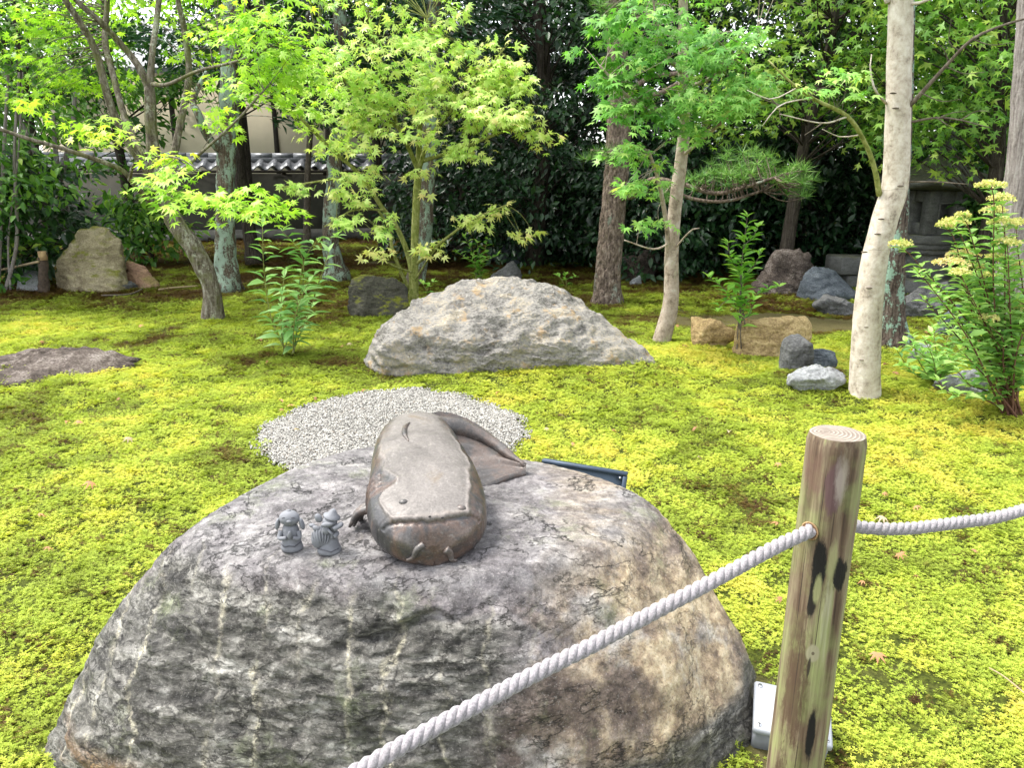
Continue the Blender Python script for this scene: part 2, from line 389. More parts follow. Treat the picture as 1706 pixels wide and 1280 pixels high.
# ------------------------------------------------------------------ stones
def polyrock(planes_n, planes_d, sub, p):
    U, F = ico(sub); s = np.maximum(U@planes_n.T/planes_d[None], 0)
    m = s.max(1, keepdims=True); r = 1/(m[:, 0]*((s/m)**p).sum(1)**(1/p))
    return U, r, F
def hull_planes(pts, c):
    bm = bmesh.new()
    for q in pts: bm.verts.new(q)
    bmesh.ops.convex_hull(bm, input=bm.verts); bmesh.ops.dissolve_limit(bm, angle_limit=.06, verts=bm.verts, edges=bm.edges)
    bm.normal_update(); N, D = [], []
    for f in bm.faces:
        n_ = np.array(f.normal); d = n_@(np.array(f.calc_center_median())-c)
        if d < 0: n_, d = -n_, -d
        if d > .01: N.append(n_); D.append(d)
    bm.free(); return np.array(N), np.array(D)
def stonemat(name, cols, sc=3.0, strata=(0, 0, 0), moss=0.0, fine=60, bump=.5, rough=.85, lich=None):
    b = NB(name); v = b.oc()
    w = b.noise(v, sc, 8, .62, .6); f = b.noise(v, fine, 6, .65)
    st = b.noise(b.scale(v, (2.2, 2.2, 6), rot=strata), sc*.9, 10, .74, .3)
    k = b.mix(.45, w, st); m1 = b.math('MULTIPLY_ADD', b.math('SUBTRACT', f, .5), .5, b.n('RGBToBW', {0: k}).outputs[0])
    s_ = [(.30+.42*i/(len(cols)-1), c) for i, c in enumerate(cols)]
    c = b.ramp(m1, s_)
    crack = b.voro(b.scale(b.n('VectorMath', {0: v, 1: b.n('TexNoise', {'Vector': v, 'Scale': 5.0, 'Detail': 4.0}).outputs['Color']}, operation='ADD').outputs[0], (1, 1, 2.4), rot=strata), sc*1.6, 'DISTANCE_TO_EDGE')
    ck = b.ramp(crack, [(0.0, 0.0), (.025, 1.0)])
    c = b.mix(b.math('MULTIPLY', b.math('SUBTRACT', 1.0, b.n('RGBToBW', {0: ck}).outputs[0]), b.ramp(w, [(.45, 0.0), (.62, .7)])), c, tuple(x*.3 for x in cols[0]))
    if lich: c = b.mix(b.ramp(b.noise(v, 7, 7, .7), [(.56, 0.0), (.64, .8)]), c, lich)
    if moss:
        nz = b.sep(b.n('NewGeometry').outputs['Normal'])[2]
        mf = b.math('MULTIPLY', b.ramp(b.math('ADD', b.noise(v, 4, 6), b.math('MULTIPLY', nz, .25)), [(.62, 0.0), (.76, 1.0)]), moss)
        c = b.mix(mf, c, b.ramp(f, [(.3, (.05, .06, .008)), (.7, (.20, .20, .02))]))
    hgt = b.math('ADD', b.math('MULTIPLY', b.n('RGBToBW', {0: st}).outputs[0], 1.0), b.math('MULTIPLY', f, .6))
    return b.bsdf(c, rough, b.bump(hgt, bump, .02), spec=.25)
def rock(name, label, bb, mat, seed, depth_=.8, sub=5, p=14, rough=.05, group=None, base_y=None, ledge=0, pts=None, boxy=.75, sink=.2, yoff=0):
    """stone whose outline fills the pixel box bb=(x0,y0,x1,y1), standing on the ground where y1 meets it"""
    x0, y0, x1, y1 = bb; q = np.random.RandomState(seed)
    base = G((x0+x1)/2, base_y or y1); Yc = base[1]+yoff
    L, R, T = P(x0, (y0+y1)/2, Yc), P(x1, (y0+y1)/2, Yc), P((x0+x1)/2, y0, Yc+.15)
    w = R[0]-L[0]; zb = base[2]-sink*max(.2, (T[2]-base[2])); hgt = T[2]-zb; c = np.array([(L[0]+R[0])/2, Yc+w*depth_*.35, zb+hgt*.45])
    N = q.normal(size=(16, 3)); N /= np.linalg.norm(N, axis=1)[:, None]
    hs_ = np.array([w/2, w*depth_/2, hgt*.55])
    D = boxy*(.82+.5*q.rand(16)); p = max(p, 26); N2 = N/hs_; l = np.linalg.norm(N2, axis=1); N2 /= l[:, None]; D2 = D/l
    if pts is not None:
        pp = np.array([P(a_, b_, Yc+o_*w) for a_, b_, o_ in pts]); N2, D2 = hull_planes(np.vstack([pp, pp*[1, 1, 0]+[0, 0, zb-.3*max(.3, hgt)]]), c)
    U, r, F = polyrock(N2, D2, sub, p); V = U*r[:, None]
    if pts is None:
        for a_ in (0, 2):
            lo, hi = V[:, a_].min(), V[:, a_].max(); t0, t1 = (-w/2, w/2) if a_ == 0 else (zb-.3*hgt-c[2], zb+hgt-c[2]); V[:, a_] = t0+(V[:, a_]-lo)/(hi-lo)*(t1-t0)
    s_ = max(w, hgt); nrm = vnormals(V, F); q0 = V/s_*3+seed*3.7
    qs = q0*np.array([1, 1, 1.7]); d = rough*s_*(1.2*fbm(q0*.8, 5, .55)-1.3*np.abs(fbm(qs*1.3+3, 5, .58))+.35) 
    if ledge:
        bz_ = (V[:, 2]+.22*V[:, 0])/s_+.05*fbm(q0*.7, 3)
        for fq_, am_, cl_ in ((10, 1.0, 3.5), (24, .55, 7), (50, .25, 14)):
            k = bz_*fq_*2+1.0*fbm(q0*1.6+fq_, 3); fk = np.floor(k); hs2 = pnoise(np.stack([fk*3.7+fq_, V[:, 0]/s_*cl_*2, V[:, 1]/s_*cl_], 1)); d = d+ledge*am_*s_*(np.clip(hs2*1.7+.2, 0, 1)*(k-fk)**1.4-.3)
    if ledge and False:
        k = (V[:, 2]+.25*V[:, 0])/s_*9+1.6*fbm(q0*.8, 3); fr = k-np.floor(k); d = d+ledge*s_*(fr**2-.4)*np.clip(.6+1.4*fbm(q0*.9+8, 3), 0, 1)
    V = V+nrm*d[:, None]+c
    o = obj(name, V, F, mat, origin=(c[0], c[1], base[2])); tag(o, label, 'rock', group); return o

# --- the big foreground boulder
sil = [(62, 1285, 1.70), (92, 1238, 1.74), (143, 1110, 1.84), (215, 1010, 1.9), (270, 920, 1.95), (345, 858, 2.0), (400, 823, 2.1), (500, 770, 2.32), (600, 740, 2.55), (720, 738, 2.65), (870, 764, 2.55),
       (960, 783, 2.4), (1040, 810, 2.25), (1100, 846, 2.15), (1150, 918, 2.05), (1190, 1005, 2.0), (1235, 1060, 1.95), (1252, 1120, 1.9), (1242, 1190, 1.85), (1170, 1285, 1.75)]
front = [(330, 930, 1.80), (560, 965, 1.66), (850, 955, 1.66), (1010, 905, 1.83), (250, 1150, 1.62), (560, 1200, 1.50), (900, 1200, 1.50), (1120, 1140, 1.66)]
bp = [P(*q) for q in sil+front]+[np.array(q) for q in ((-1.15, 1.6, -.12), (-.9, 1.48, -.12), (-.3, 1.40, -.12), (.3, 1.44, -.12), (.62, 1.7, -.12), (.72, 2.0, -.12), (-1.2, 2.2, -.12), (-.9, 2.75, -.12), (-.3, 3.0, -.12), (.35, 2.8, -.12), (-.85, 2.5, .3), (.3, 2.65, .3))]
bc = np.array([-.27, 2.1, .22])
N_, D_ = hull_planes(np.array(bp), bc); U, r, F = polyrock(N_, D_, 8, 60); V = U*r[:, None]*np.array([1.03, 1.005, 1.0])+bc
nrm = vnormals(V, F)
fl = sstep(.15, -.25, V[:, 0]-.35*(V[:, 2]-.3))*sstep(.57, .47, V[:, 2]+.06*fbm(V*4, 3))*sstep(2.0, 1.8, V[:, 1])      # layered broken face, front left
fl = np.maximum(fl, .9*sstep(.20, .08, V[:, 2]+.05*fbm(V*5, 2))*sstep(2.2, 1.9, V[:, 1]))
wq = V*np.array([2.0, 2.0, 2.0])
d = .020*fbm(V*2.2, 3)+.014*fbm(V*5.5+4, 5, .55)-.006*np.abs(fbm(V*13+7, 3))+.004*fbm(V*26+2, 3)
bedz = V[:, 2]-.16*V[:, 0]+.05*fbm(wq*1.1+2, 3)
def flakes(freq, warp, cell, seed):
    k = bedz*freq+warp*fbm(V*np.array([5, 5, 7])+seed, 3); fl_ = np.floor(k); fr_ = k-fl_
    hs_ = pnoise(np.stack([fl_*3.7+seed, V[:, 0]*cell, V[:, 1]*cell*.6], 1)); return np.clip(hs_*1.6+.25, 0, 1)*(fr_**1.3)-.25
d = d+fl*(.011*flakes(13, .9, 5, 1)+.009*flakes(31, 1.2, 9, 5)+.0045*flakes(70, 1.0, 16, 9)+.006*np.abs(fbm(V*np.array([9, 9, 34])+1, 4)))
topm = sstep(.50, .54, V[:, 2]); d = d*(1-.55*topm)+topm*.004*np.abs(fbm(V*np.array([7, 22, 7])+6, 4))
cp = P(690, 1035, 1.60)                                                         # the notch with a green crack, centre front
line = V[:, 2]-cp[2]-.30*(V[:, 0]-cp[0])-.03*fbm(V*9, 3); ext = np.exp(-((V[:, 0]-cp[0])/.16)**2)*(V[:, 1] < 1.9)
d = d+ext*(.020*np.exp(-((line-.02)/.025)**2)-.024*np.exp(-((line+.008)/.012)**2))
d = d*(.5+.5*fl); d = d+(1-fl)*.0018*fbm(V*60+3, 2); VB = V+nrm*d[:, None]
b = NB('boulder_stone'); p = b.pos(); x_, y_, z_ = b.sep(p)[:3]
n1 = b.noise(p, 3.2, 8, .62, .5); n2 = b.noise(p, 14, 10, .74); n3 = b.noise(p, 130, 6, .75)
st = b.noise(b.scale(p, (4, 4, 15), rot=(0, -.16, 0)), 2.4, 10, .72, .25)
purple = b.ramp(n2, [(.30, (.055, .048, .05)), (.45, (.13, .115, .12)), (.58, (.22, .20, .205)), (.70, (.34, .325, .33))])
slate = b.ramp(b.math('MULTIPLY_ADD', b.math('SUBTRACT', n2, .5), .55, st), [(.30, (.022, .023, .020)), (.44, (.075, .072, .064)), (.54, (.15, .145, .13)), (.64, (.26, .255, .235)), (.74, (.42, .41, .38))])
tan_ = b.ramp(n2, [(.32, (.12, .082, .058)), (.44, (.30, .225, .15)), (.55, (.48, .39, .26)), (.72, (.62, .54, .41))])
wine = b.ramp(n2, [(.32, (.035, .025, .024)), (.5, (.09, .066, .062)), (.7, (.20, .155, .14))])
white = b.ramp(n2, [(.33, (.24, .225, .22)), (.6, (.50, .48, .46))])
fat = b.attr('broken')[2]
rightm = b.ramp(b.math('ADD', x_, b.math('MULTIPLY', b.math('SUBTRACT', n1, .5), .9)), [(0, 0.0), (.01, 0.0), (.22, 1.0)])
c = b.mix(rightm, purple, tan_)
c = b.mix(b.ramp(b.math('ADD', n1, b.math('MULTIPLY', n3, .1)), [(.52, 0.0), (.64, .85)]), c, wine)
c = b.mix(b.ramp(b.noise(b.scale(p, (1, 1, 1), loc=(3, 1, 7)), 4.5, 7, .65), [(.54, 0.0), (.66, .8)]), c, white)
c = b.mix(b.ramp(fat, [(.25, 0.0), (.65, .92)]), c, slate)
topc = b.ramp(b.noise(b.scale(p, (2.6, 4.5, 2.6), rot=(0, 0, .2)), 3, 9, .68, .9), [(.32, (.055, .052, .056)), (.46, (.13, .125, .13)), (.56, (.22, .215, .215)), (.68, (.40, .385, .37))])
c = b.mix(b.math('MULTIPLY', b.ramp(z_, [(.50, 0.0), (.56, .8)]), b.ramp(n1, [(.35, .3), (.55, 1.0)])), c, topc)
# pale lime streaks running down the broken face
wob = b.math('MULTIPLY', b.math('SUBTRACT', b.noise(p, 7, 5), .5), .16)
sx = b.math('ADD', x_, wob)
wv = b.math('ABSOLUTE', b.math('SUBTRACT', b.math('FRACT', b.math('MULTIPLY', sx, 9.0)), .5))
stk = b.math('MULTIPLY', b.math('MULTIPLY', b.ramp(wv, [(.0, 1.0), (.10, 0.0)]), b.ramp(b.noise(p, 48, 6, .75), [(.40, 0.0), (.54, .95)])), fat)
stk = b.math('MULTIPLY', stk, b.ramp(b.noise(b.scale(p, (11, 1, 1.5)), 1.0, 1), [(.38, 0.0), (.5, 1.0)]))
c = b.mix(stk, c, (.44, .41, .32))
gr = b.ramp(b.noise(b.scale(p, (1, 1, 1), loc=(9, 2, 1)), 5, 7, .7), [(.56, 0.0), (.70, .55)])
c = b.mix(gr, c, (.16, .19, .09))
rust = b.math('MULTIPLY', b.math('MULTIPLY', b.ramp(z_, [(.05, 1.0), (.12, 0.0)]), b.ramp(n1, [(.42, 0.0), (.6, .8)])), b.ramp(b.math('ADD', x_, 1.0), [(.15, 1.0), (.45, 0.0)]))
c = b.mix(rust, c, (.42, .20, .06))
wc = b.n('VectorMath', {0: p, 1: b.n('VectorMath', {0: b.n('TexNoise', {'Vector': p, 'Scale': 9.0, 'Detail': 5.0}).outputs['Color'], 1: (.09, .09, .09)}, operation='MULTIPLY').outputs[0]}, operation='ADD').outputs[0]
fv = b.n('TexVoronoi', {'Vector': b.scale(wc, (11, 11, 34), rot=(0, -.16, 0)), 'Scale': 1.0}, feature='F1'); fe = b.voro(b.scale(wc, (11, 11, 34), rot=(0, -.16, 0)), 1.0, 'DISTANCE_TO_EDGE')
cell = b.n('RGBToBW', {0: fv.outputs['Color']}).outputs[0]
c = b.mix(b.math('MULTIPLY', fat, .55), c, b.mix(1.0, c, b.ramp(cell, [(.2, (.45, .45, .44)), (.8, (1.75, 1.75, 1.7))]), 'MULTIPLY'))
ck2 = b.math('MULTIPLY', b.math('MULTIPLY', b.ramp(fe, [(.0, 1.0), (.06, 0.0)]), b.ramp(b.noise(p, 12, 4), [(.45, 0.0), (.6, 1.0)])), b.math('MULTIPLY_ADD', fat, .75, .12))
c = b.mix(ck2, c, (.012, .011, .010))
c = b.mix(.6, c, b.ramp(b.noise(p, 46, 6, .75), [(.36, (.12, .12, .12)), (.5, (.5, .5, .5)), (.64, (.85, .85, .85))]), 'SOFT_LIGHT')
def veins(sc_, width, zs, lo, hi, seed):
    r1 = b.math('ABSOLUTE', b.math('SUBTRACT', b.noise(b.scale(p, (1, 1, zs), loc=(seed, seed*.7, seed*1.3), rot=(0, -.16, 0)), sc_, 9, .62, .2), .5))
    return b.math('MULTIPLY', b.ramp(r1, [(0.0, 1.0), (width, 0.0)]), b.ramp(b.noise(b.scale(p, (1, 1, 1), loc=(seed*2, 0, 1)), sc_*.7, 3), [(lo, 0.0), (hi, 1.0)]))
cr1 = veins(5.0, .010, 2.2, .46, .56, 3.0); cr2 = veins(17.0, .016, 2.6, .44, .56, 8.0)
crk = b.math('MAXIMUM', cr1, b.math('MULTIPLY', cr2, b.math('MULTIPLY_ADD', fat, .7, .2)))
c = b.mix(b.math('MULTIPLY', crk, .85), c, (.014, .012, .011))
c = b.mix(b.math('MULTIPLY', b.ramp(b.noise(p, 190, 3, .6), [(.60, 0.0), (.66, 1.0)]), .3), c, (.46, .445, .42))
c = b.mix(b.math('MULTIPLY', b.ramp(b.noise(b.scale(p, (1, 1, 1), loc=(4, 4, 4)), 170, 3, .6), [(.61, 0.0), (.67, 1.0)]), .5), c, (.03, .027, .027))
c = b.mix(.35, c, b.ramp(n3, [(.3, (.03, .03, .03)), (.7, (.55, .53, .5))]), 'SOFT_LIGHT')
hh = b.math('ADD', b.math('SUBTRACT', b.math('MULTIPLY', n2, .6), b.math('MULTIPLY', crk, .7)), b.math('ADD', b.math('MULTIPLY', n3, .30), b.math('MULTIPLY', b.math('MULTIPLY', b.math('ADD', st, b.math('MULTIPLY', cell, .5)), fat), 1.5)))
bm_ = b.bsdf(c, b.math('MULTIPLY_ADD', n2, .4, .45), b.bump(hh, .85, .018), spec=.35)
boulder = obj('boulder', VB, F, bm_, attrs={'broken': ('POINT', fl)}, origin=(-.27, 2.1, 0))
tag(boulder, 'huge grey and tan boulder in the foreground carrying the catfish', 'boulder')
bt = BVHTree.FromPolygons([tuple(v) for v in VB], [tuple(int(k) for k in f) for f in F])
def on_boulder(x, y):
    h = bt.ray_cast(Vector((x, y, 3)), Vector((0, 0, -1))); return h[0].z
def pix_on(tree, px, py):
    """point and normal where the sight line meets a surface, or the surface point next to it"""
    r = Vector(ray(px, py)).normalized(); h = tree.ray_cast(Vector((0, 0, CAMZ)), r)
    if h[0] is None: h = min((tree.find_nearest(Vector((0, 0, CAMZ))+r*(1.2+.05*k)) for k in range(60)), key=lambda q: q[3])
    return np.array(h[0]), np.array(h[1])
    r = ray(px, py); h = tree.ray_cast(Vector((0, 0, CAMZ)), Vector(r).normalized()); return (None if h[0] is None else np.array(h[0])), (None if h[1] is None else np.array(h[1]))

# --- other stones
pale = stonemat('stone_pale_schist', [(.035, .03, .026), (.12, .112, .10), (.23, .218, .198), (.31, .27, .20), (.40, .385, .36)], 3.4, (0, .25, 0), bump=1.0, lich=(.30, .21, .11))
tanm = stonemat('stone_tan_moss', [(.07, .055, .035), (.20, .165, .10), (.32, .275, .175), (.42, .38, .27)], 3, moss=.9, bump=.8)
redm = stonemat('stone_reddish', [(.07, .045, .035), (.20, .12, .08), (.30, .19, .12), (.34, .28, .2)], 4, moss=.5)
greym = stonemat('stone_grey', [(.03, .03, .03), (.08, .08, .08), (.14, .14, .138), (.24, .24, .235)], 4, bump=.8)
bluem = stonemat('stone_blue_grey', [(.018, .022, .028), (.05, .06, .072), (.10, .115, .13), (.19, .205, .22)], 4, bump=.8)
palegr = stonemat('stone_pale_grey', [(.08, .08, .08), (.19, .195, .20), (.30, .31, .315), (.42, .425, .42)], 4, bump=.8)
darkm = stonemat('stone_dark_brown', [(.012, .01, .008), (.04, .03, .025), (.085, .066, .055), (.20, .17, .15), (.32, .29, .26)], 4, (0, .1, 0), bump=1.0)
mossy = stonemat('stone_mossy_dark', [(.015, .015, .011), (.045, .042, .032), (.08, .075, .058), (.13, .12, .10)], 4, moss=1.0)
ochre = stonemat('stone_ochre', [(.08, .055, .028), (.26, .18, .085), (.44, .33, .16), (.55, .46, .30)], 3, moss=.12, bump=.8)

white_rock = rock('rock', 'long pale schist rock with craggy layers beyond the gravel bed', (598, 458, 1098, 606), pale, 5, .62, 8, 24, .022, ledge=.012, base_y=600, sink=.02,
    pts=[(600, 592, .05), (632, 570, -.1), (645, 532, 0), (690, 488, .08), (735, 470, .14), (800, 461, .2), (880, 468, .2), (940, 484, .18), (990, 520, .12), (1040, 560, .05), (1105, 606, 0), (660, 575, -.07), (800, 575, -.09), (930, 580, -.08), (1000, 595, -.05), (760, 510, .02), (900, 510, .02), (850, 470, .5), (650, 560, .4), (1050, 580, .4)])
rock('rock', 'big upright tan rock patched with moss beside the dark stake', (92, 374, 212, 486), tanm, 11, .7, 6, 18, .035, pts=[(92, 480, 0), (97, 440, 0), (118, 392, .05), (135, 379, .1), (182, 378, .12), (203, 395, .1), (208, 440, 0), (212, 482, 0), (130, 484, -.2), (190, 482, -.2), (150, 400, -.02), (150, 390, .6), (100, 470, .6), (205, 470, .6)])
rock('rock', 'small reddish angular rock right of the big upright tan rock', (206, 430, 268, 479), redm, 14, .7, 5, 20, .03, pts=[(207, 436, .0), (214, 431, .1), (240, 445, .1), (266, 474, 0), (210, 476, 0), (228, 476, -.2), (250, 475, -.2), (215, 440, .6), (262, 470, .6)])
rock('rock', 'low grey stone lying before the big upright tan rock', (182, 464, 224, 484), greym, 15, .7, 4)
rock('rock', 'flat dark brown bedrock slab sunk in moss at the left edge', (-90, 588, 208, 618), darkm, 21, .45, 6, 10, .02, base_y=612, ledge=.012, sink=.4)
rock('rock', 'squat dark mossy rock left of the long pale rock', (574, 457, 682, 524), mossy, 24, .7, 6, 20, .03, pts=[(576, 500, 0), (580, 466, .05), (600, 458, .1), (655, 460, .1), (680, 486, .05), (682, 505, 0), (578, 520, -.05), (640, 524, -.15), (600, 520, -.2), (600, 465, .6), (660, 470, .6), (600, 480, -.08)])
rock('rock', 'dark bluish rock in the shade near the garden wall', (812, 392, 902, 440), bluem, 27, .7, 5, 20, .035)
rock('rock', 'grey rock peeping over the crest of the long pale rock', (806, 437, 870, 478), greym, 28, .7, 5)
rock('rock', 'ochre rock left half of the pair behind the small sapling', (1158, 528, 1228, 578), ochre, 31, .8, 5, 18, .035)
rock('rock', 'long ochre block topped by a flat ledge behind the sapling', (1218, 526, 1356, 596), ochre, 36, .6, 6, 22, .03, yoff=.05, pts=[(1222, 545, .05), (1230, 533, .1), (1290, 532, .15), (1340, 528, .1), (1354, 545, .05), (1352, 575, 0), (1310, 596, -.05), (1225, 590, 0), (1280, 594, -.1), (1235, 540, .5), (1345, 540, .5), (1290, 540, -.03)])
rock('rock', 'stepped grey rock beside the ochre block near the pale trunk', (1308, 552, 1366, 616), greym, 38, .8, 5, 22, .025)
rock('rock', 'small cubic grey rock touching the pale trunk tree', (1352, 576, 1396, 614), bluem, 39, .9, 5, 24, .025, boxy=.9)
rock('rock', 'flat pale grey stone at the foot of the pale trunk', (1320, 606, 1414, 640), palegr, 41, .7, 5, 14, .04)
rock('rock', 'blue white rock under the flowering shrub', (1562, 610, 1656, 660), palegr, 44, .8, 5, 18, .04)
rock('rock', 'large brown rock in deep shade behind the sapling', (1262, 413, 1368, 492), darkm, 46, .8, 5, 16, .05)
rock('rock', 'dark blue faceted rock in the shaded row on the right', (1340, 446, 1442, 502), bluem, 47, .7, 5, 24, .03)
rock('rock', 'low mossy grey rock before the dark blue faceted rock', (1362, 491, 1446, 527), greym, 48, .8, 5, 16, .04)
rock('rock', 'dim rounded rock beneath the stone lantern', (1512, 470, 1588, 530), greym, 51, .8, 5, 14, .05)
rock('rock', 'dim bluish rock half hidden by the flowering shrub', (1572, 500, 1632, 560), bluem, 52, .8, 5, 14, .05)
rock('rock', 'dark rock behind the middle maple in the shade', (1036, 415, 1106, 470), darkm, 54, .8, 5, 14, .05)
rock('rock', 'tiny pale pointed stone standing right of the pine trunk', (1050, 457, 1070, 476), palegr, 55, .8, 4, 18, .04)
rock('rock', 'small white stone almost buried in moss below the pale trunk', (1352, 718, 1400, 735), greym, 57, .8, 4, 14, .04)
rock('rock', 'small grey stone near the low leafy plant', (1520, 565, 1556, 600), palegr, 58, .8, 4, 14, .04)
# ------------------------------------------------------------------ bronze catfish
sp = resample(np.array([(-.190, 1.700), (-.214, 1.82), (-.246, 2.0), (-.283, 2.18), (-.298, 2.32), (-.262, 2.425), (-.175, 2.455), (-.085, 2.415)]), 161)
arc = np.linspace(0, 1, 161)
ks = np.array([0, .012, .03, .06, .10, .16, .24, .34, .46, .58, .68, .76, .84, .91, 1.0])
kw = np.array([.03, .085, .110, .132, .146, .154, .155, .150, .140, .128, .112, .090, .055, .030, .006])
kh = np.array([.050, .092, .112, .128, .140, .152, .162, .172, .184, .192, .192, .176, .135, .085, .020])
ns, nt = 260, 220
s = np.concatenate([np.linspace(0, .12, 80)[:-1]**1.0, np.linspace(.12, 1, ns-79)]); s[:40] = .06*(np.linspace(0, 1, 41)[:-1]**1.8)
s = np.sort(s); ns = len(s)
def ki(x, y): return np.interp(s, x, y)
def smooth(a, k):
    q = np.pad(a, k, mode='edge'); return np.convolve(q, np.ones(2*k+1)/(2*k+1), 'valid')
W = smooth(ki(ks, kw), 4); H = smooth(ki(ks, kh), 4); W[0] = W[0]*.6
cx, cy = np.interp(s, arc, sp[:, 0]), np.interp(s, arc, sp[:, 1])
tx, ty = np.gradient(cx), np.gradient(cy); l = np.hypot(tx, ty); tx, ty = tx/l, ty/l
bx_, by_ = ty, -tx                                    # sideways: to the right of the direction of travel
base = np.array([on_boulder(x, y) for x, y in zip(cx, cy)]); base = np.interp(s, [0, .35, .7, 1], [np.interp(q, s, base) for q in (0.03, .35, .7, 1)])
th = np.linspace(0, 2*np.pi, nt, endpoint=False); ct, st_ = np.cos(th), np.sin(th)
ex = np.sign(ct)*np.abs(ct)**.78; ez = np.where(st_ > 0, np.abs(st_)**.66, -np.abs(st_)**.85)
lat = W[:, None]*ex[None]; hz = H[:, None]*(.42+np.where(ez > 0, .58*ez, .47*ez)[None])
ss = np.repeat(s[:, None], nt, 1)
Vc = np.stack([cx[:, None]+bx_[:, None]*lat, cy[:, None]+by_[:, None]*lat, base[:, None]+hz], -1)
# raised armour plate on the head and back with a wavy lip
q = np.stack([ss*9, ex[None]*np.ones_like(ss)*2.0, ez[None]*np.ones_like(ss)*2], -1).reshape(-1, 3); nz_ = fbm(q, 3).reshape(ss.shape); nz2 = fbm(q*3.5+5, 2).reshape(ss.shape)
side = np.where(ex > 0, 1, -1)[None]*np.ones_like(ss)
lim = .74+.10*nz_-.30*np.exp(-((ss-.20)/.05)**2)*(side < 0)+.10*np.exp(-((ss-.13)/.03)**2)*(side < 0)
up = (st_ > 0)[None]*np.ones_like(ss)
edge_lat = sstep(lim+.12, lim-.05, np.abs(ex)[None]*np.ones_like(ss))*up
mouth = .024+.030*(ex[None]**2)+.003*nz2
edge_fr = sstep(mouth-.004, mouth+.006, ss)
fade = sstep(.62, .40, ss)
plate = edge_lat*edge_fr
lip = np.exp(-((ss-mouth-.009)/.007)**2)*edge_lat+fade*np.exp(-((np.abs(ex)[None]-lim)/.035)**2)*up*edge_fr
groove = np.exp(-((ss-mouth+.004)/.005)**2)*up*(np.abs(ex)[None] < .97)
jaw = np.exp(-((ss-.012)/.012)**2)*np.exp(-((ez[None]-.55)/.35)**2)
nrmc = None
ii, jj = np.meshgrid(np.arange(ns-1), np.arange(nt), indexing='ij'); kk = (jj+1) % nt
A_, B_, C_, D2_ = ii*nt+jj, ii*nt+kk, (ii+1)*nt+kk, (ii+1)*nt+jj
Fc = np.concatenate([np.stack([A_, C_, B_], -1).reshape(-1, 3), np.stack([A_, D2_, C_], -1).reshape(-1, 3)])
Vf = Vc.reshape(-1, 3); Nn = vnormals(Vf, Fc)
if Nn[(ns//2)*nt+nt//4][2] < 0: Nn = -Nn; Fc = Fc[:, ::-1]
disp = .0035*plate*fade+.0035*lip-.003*groove+.008*jaw+.0010*nz2*sstep(.05, .15, ss)
gill = np.exp(-((ss-.235)/.05)**2)*(ex[None] < -.75)*(np.abs(ez)[None] < .8); disp = disp+gill*.006*np.sin(ss*520)
eye = np.zeros_like(ss)
Vf = Vf+Nn*disp.reshape(-1)[:, None]
Vf = np.vstack([Vf, Vf[:nt].mean(0), Vf[-nt:].mean(0)]); e0, e1 = ns*nt, ns*nt+1; j = np.arange(nt); k = (j+1) % nt
Fc = np.concatenate([Fc, np.stack([np.full(nt, e0), j, k], -1), np.stack([np.full(nt, e1), (ns-1)*nt+k, (ns-1)*nt+j], -1)])
pm = np.concatenate([(plate*(.35+.65*fade)+.7*up*sstep(.7, .5, np.abs(ex)[None])*(1-fade)).reshape(-1), [0, 0]])
lipm = np.concatenate([np.clip(lip+.8*jaw, 0, 1).reshape(-1), [0, 0]])
b = NB('bronze_weathered'); v = b.oc(); pl = b.attr('plate')[2]; lp = b.attr('lip')[2]
n1 = b.noise(v, 7, 7, .65, .5); n2 = b.noise(v, 160, 4, .7)
dark = b.ramp(n1, [(.3, (.018, .018, .019)), (.44, (.045, .043, .044)), (.53, (.095, .062, .048)), (.60, (.05, .05, .052)), (.75, (.13, .122, .124))])
dust = b.ramp(n1, [(.25, (.07, .062, .056)), (.45, (.125, .112, .102)), (.58, (.155, .14, .128)), (.74, (.135, .10, .062))])
c = b.mix(pl, dark, dust); c = b.mix(b.math('MULTIPLY', lp, b.ramp(n1, [(.35, .1), (.6, .55)])), c, (.20, .17, .15))
c = b.mix(.5, c, b.ramp(n2, [(.3, (.1, .1, .1)), (.7, (.8, .8, .8))]), 'SOFT_LIGHT')
c = b.mix(b.math('MULTIPLY', b.ramp(b.noise(v, 70, 5, .7), [(.58, 0.0), (.68, 1.0)]), .35), c, (.30, .28, .26))
bronze = b.bsdf(c, b.math('MULTIPLY_ADD', pl, .16, .38), b.bump(b.math('ADD', n2, b.math('MULTIPLY', n1, .6)), .22, .004), b.math('MULTIPLY_ADD', pl, -.12, .24), .5)
cf = empty('catfish_statue', (-.25, 2.05, float(base[int(ns*.5)])), 'bronze catfish statue lying on top of the big boulder', 'statue')
zeroA = lambda V_: {'plate': ('POINT', np.full(len(V_), .35)), 'lip': ('POINT', np.zeros(len(V_)))}
obj('body', Vf, Fc, bronze, cf, attrs={'plate': ('POINT', pm), 'lip': ('POINT', lipm)})
ct_ = BVHTree.FromPolygons([tuple(v) for v in Vf], [tuple(int(k) for k in f) for f in Fc])
def cpart(name, V_, F_, m=None): return obj(name, V_, F_, m or bronze, cf, attrs=zeroA(V_))
for px, py in ((672, 836), (769, 846)):
    h_, n_ = pix_on(ct_, px, py); V_, F_ = ellipsoid(h_-n_*.003, (.012, .010, .008), 3); cpart('eye', V_, F_)
blk = plain('dark_hole', (.012, .011, .011), .9)
for px, py in ((716, 861), (737, 863)):
    h_, n_ = pix_on(ct_, px, py); V_, F_ = ellipsoid(h_, (.0035, .0035, .002), 2); obj('nostril', V_, F_, blk, cf)
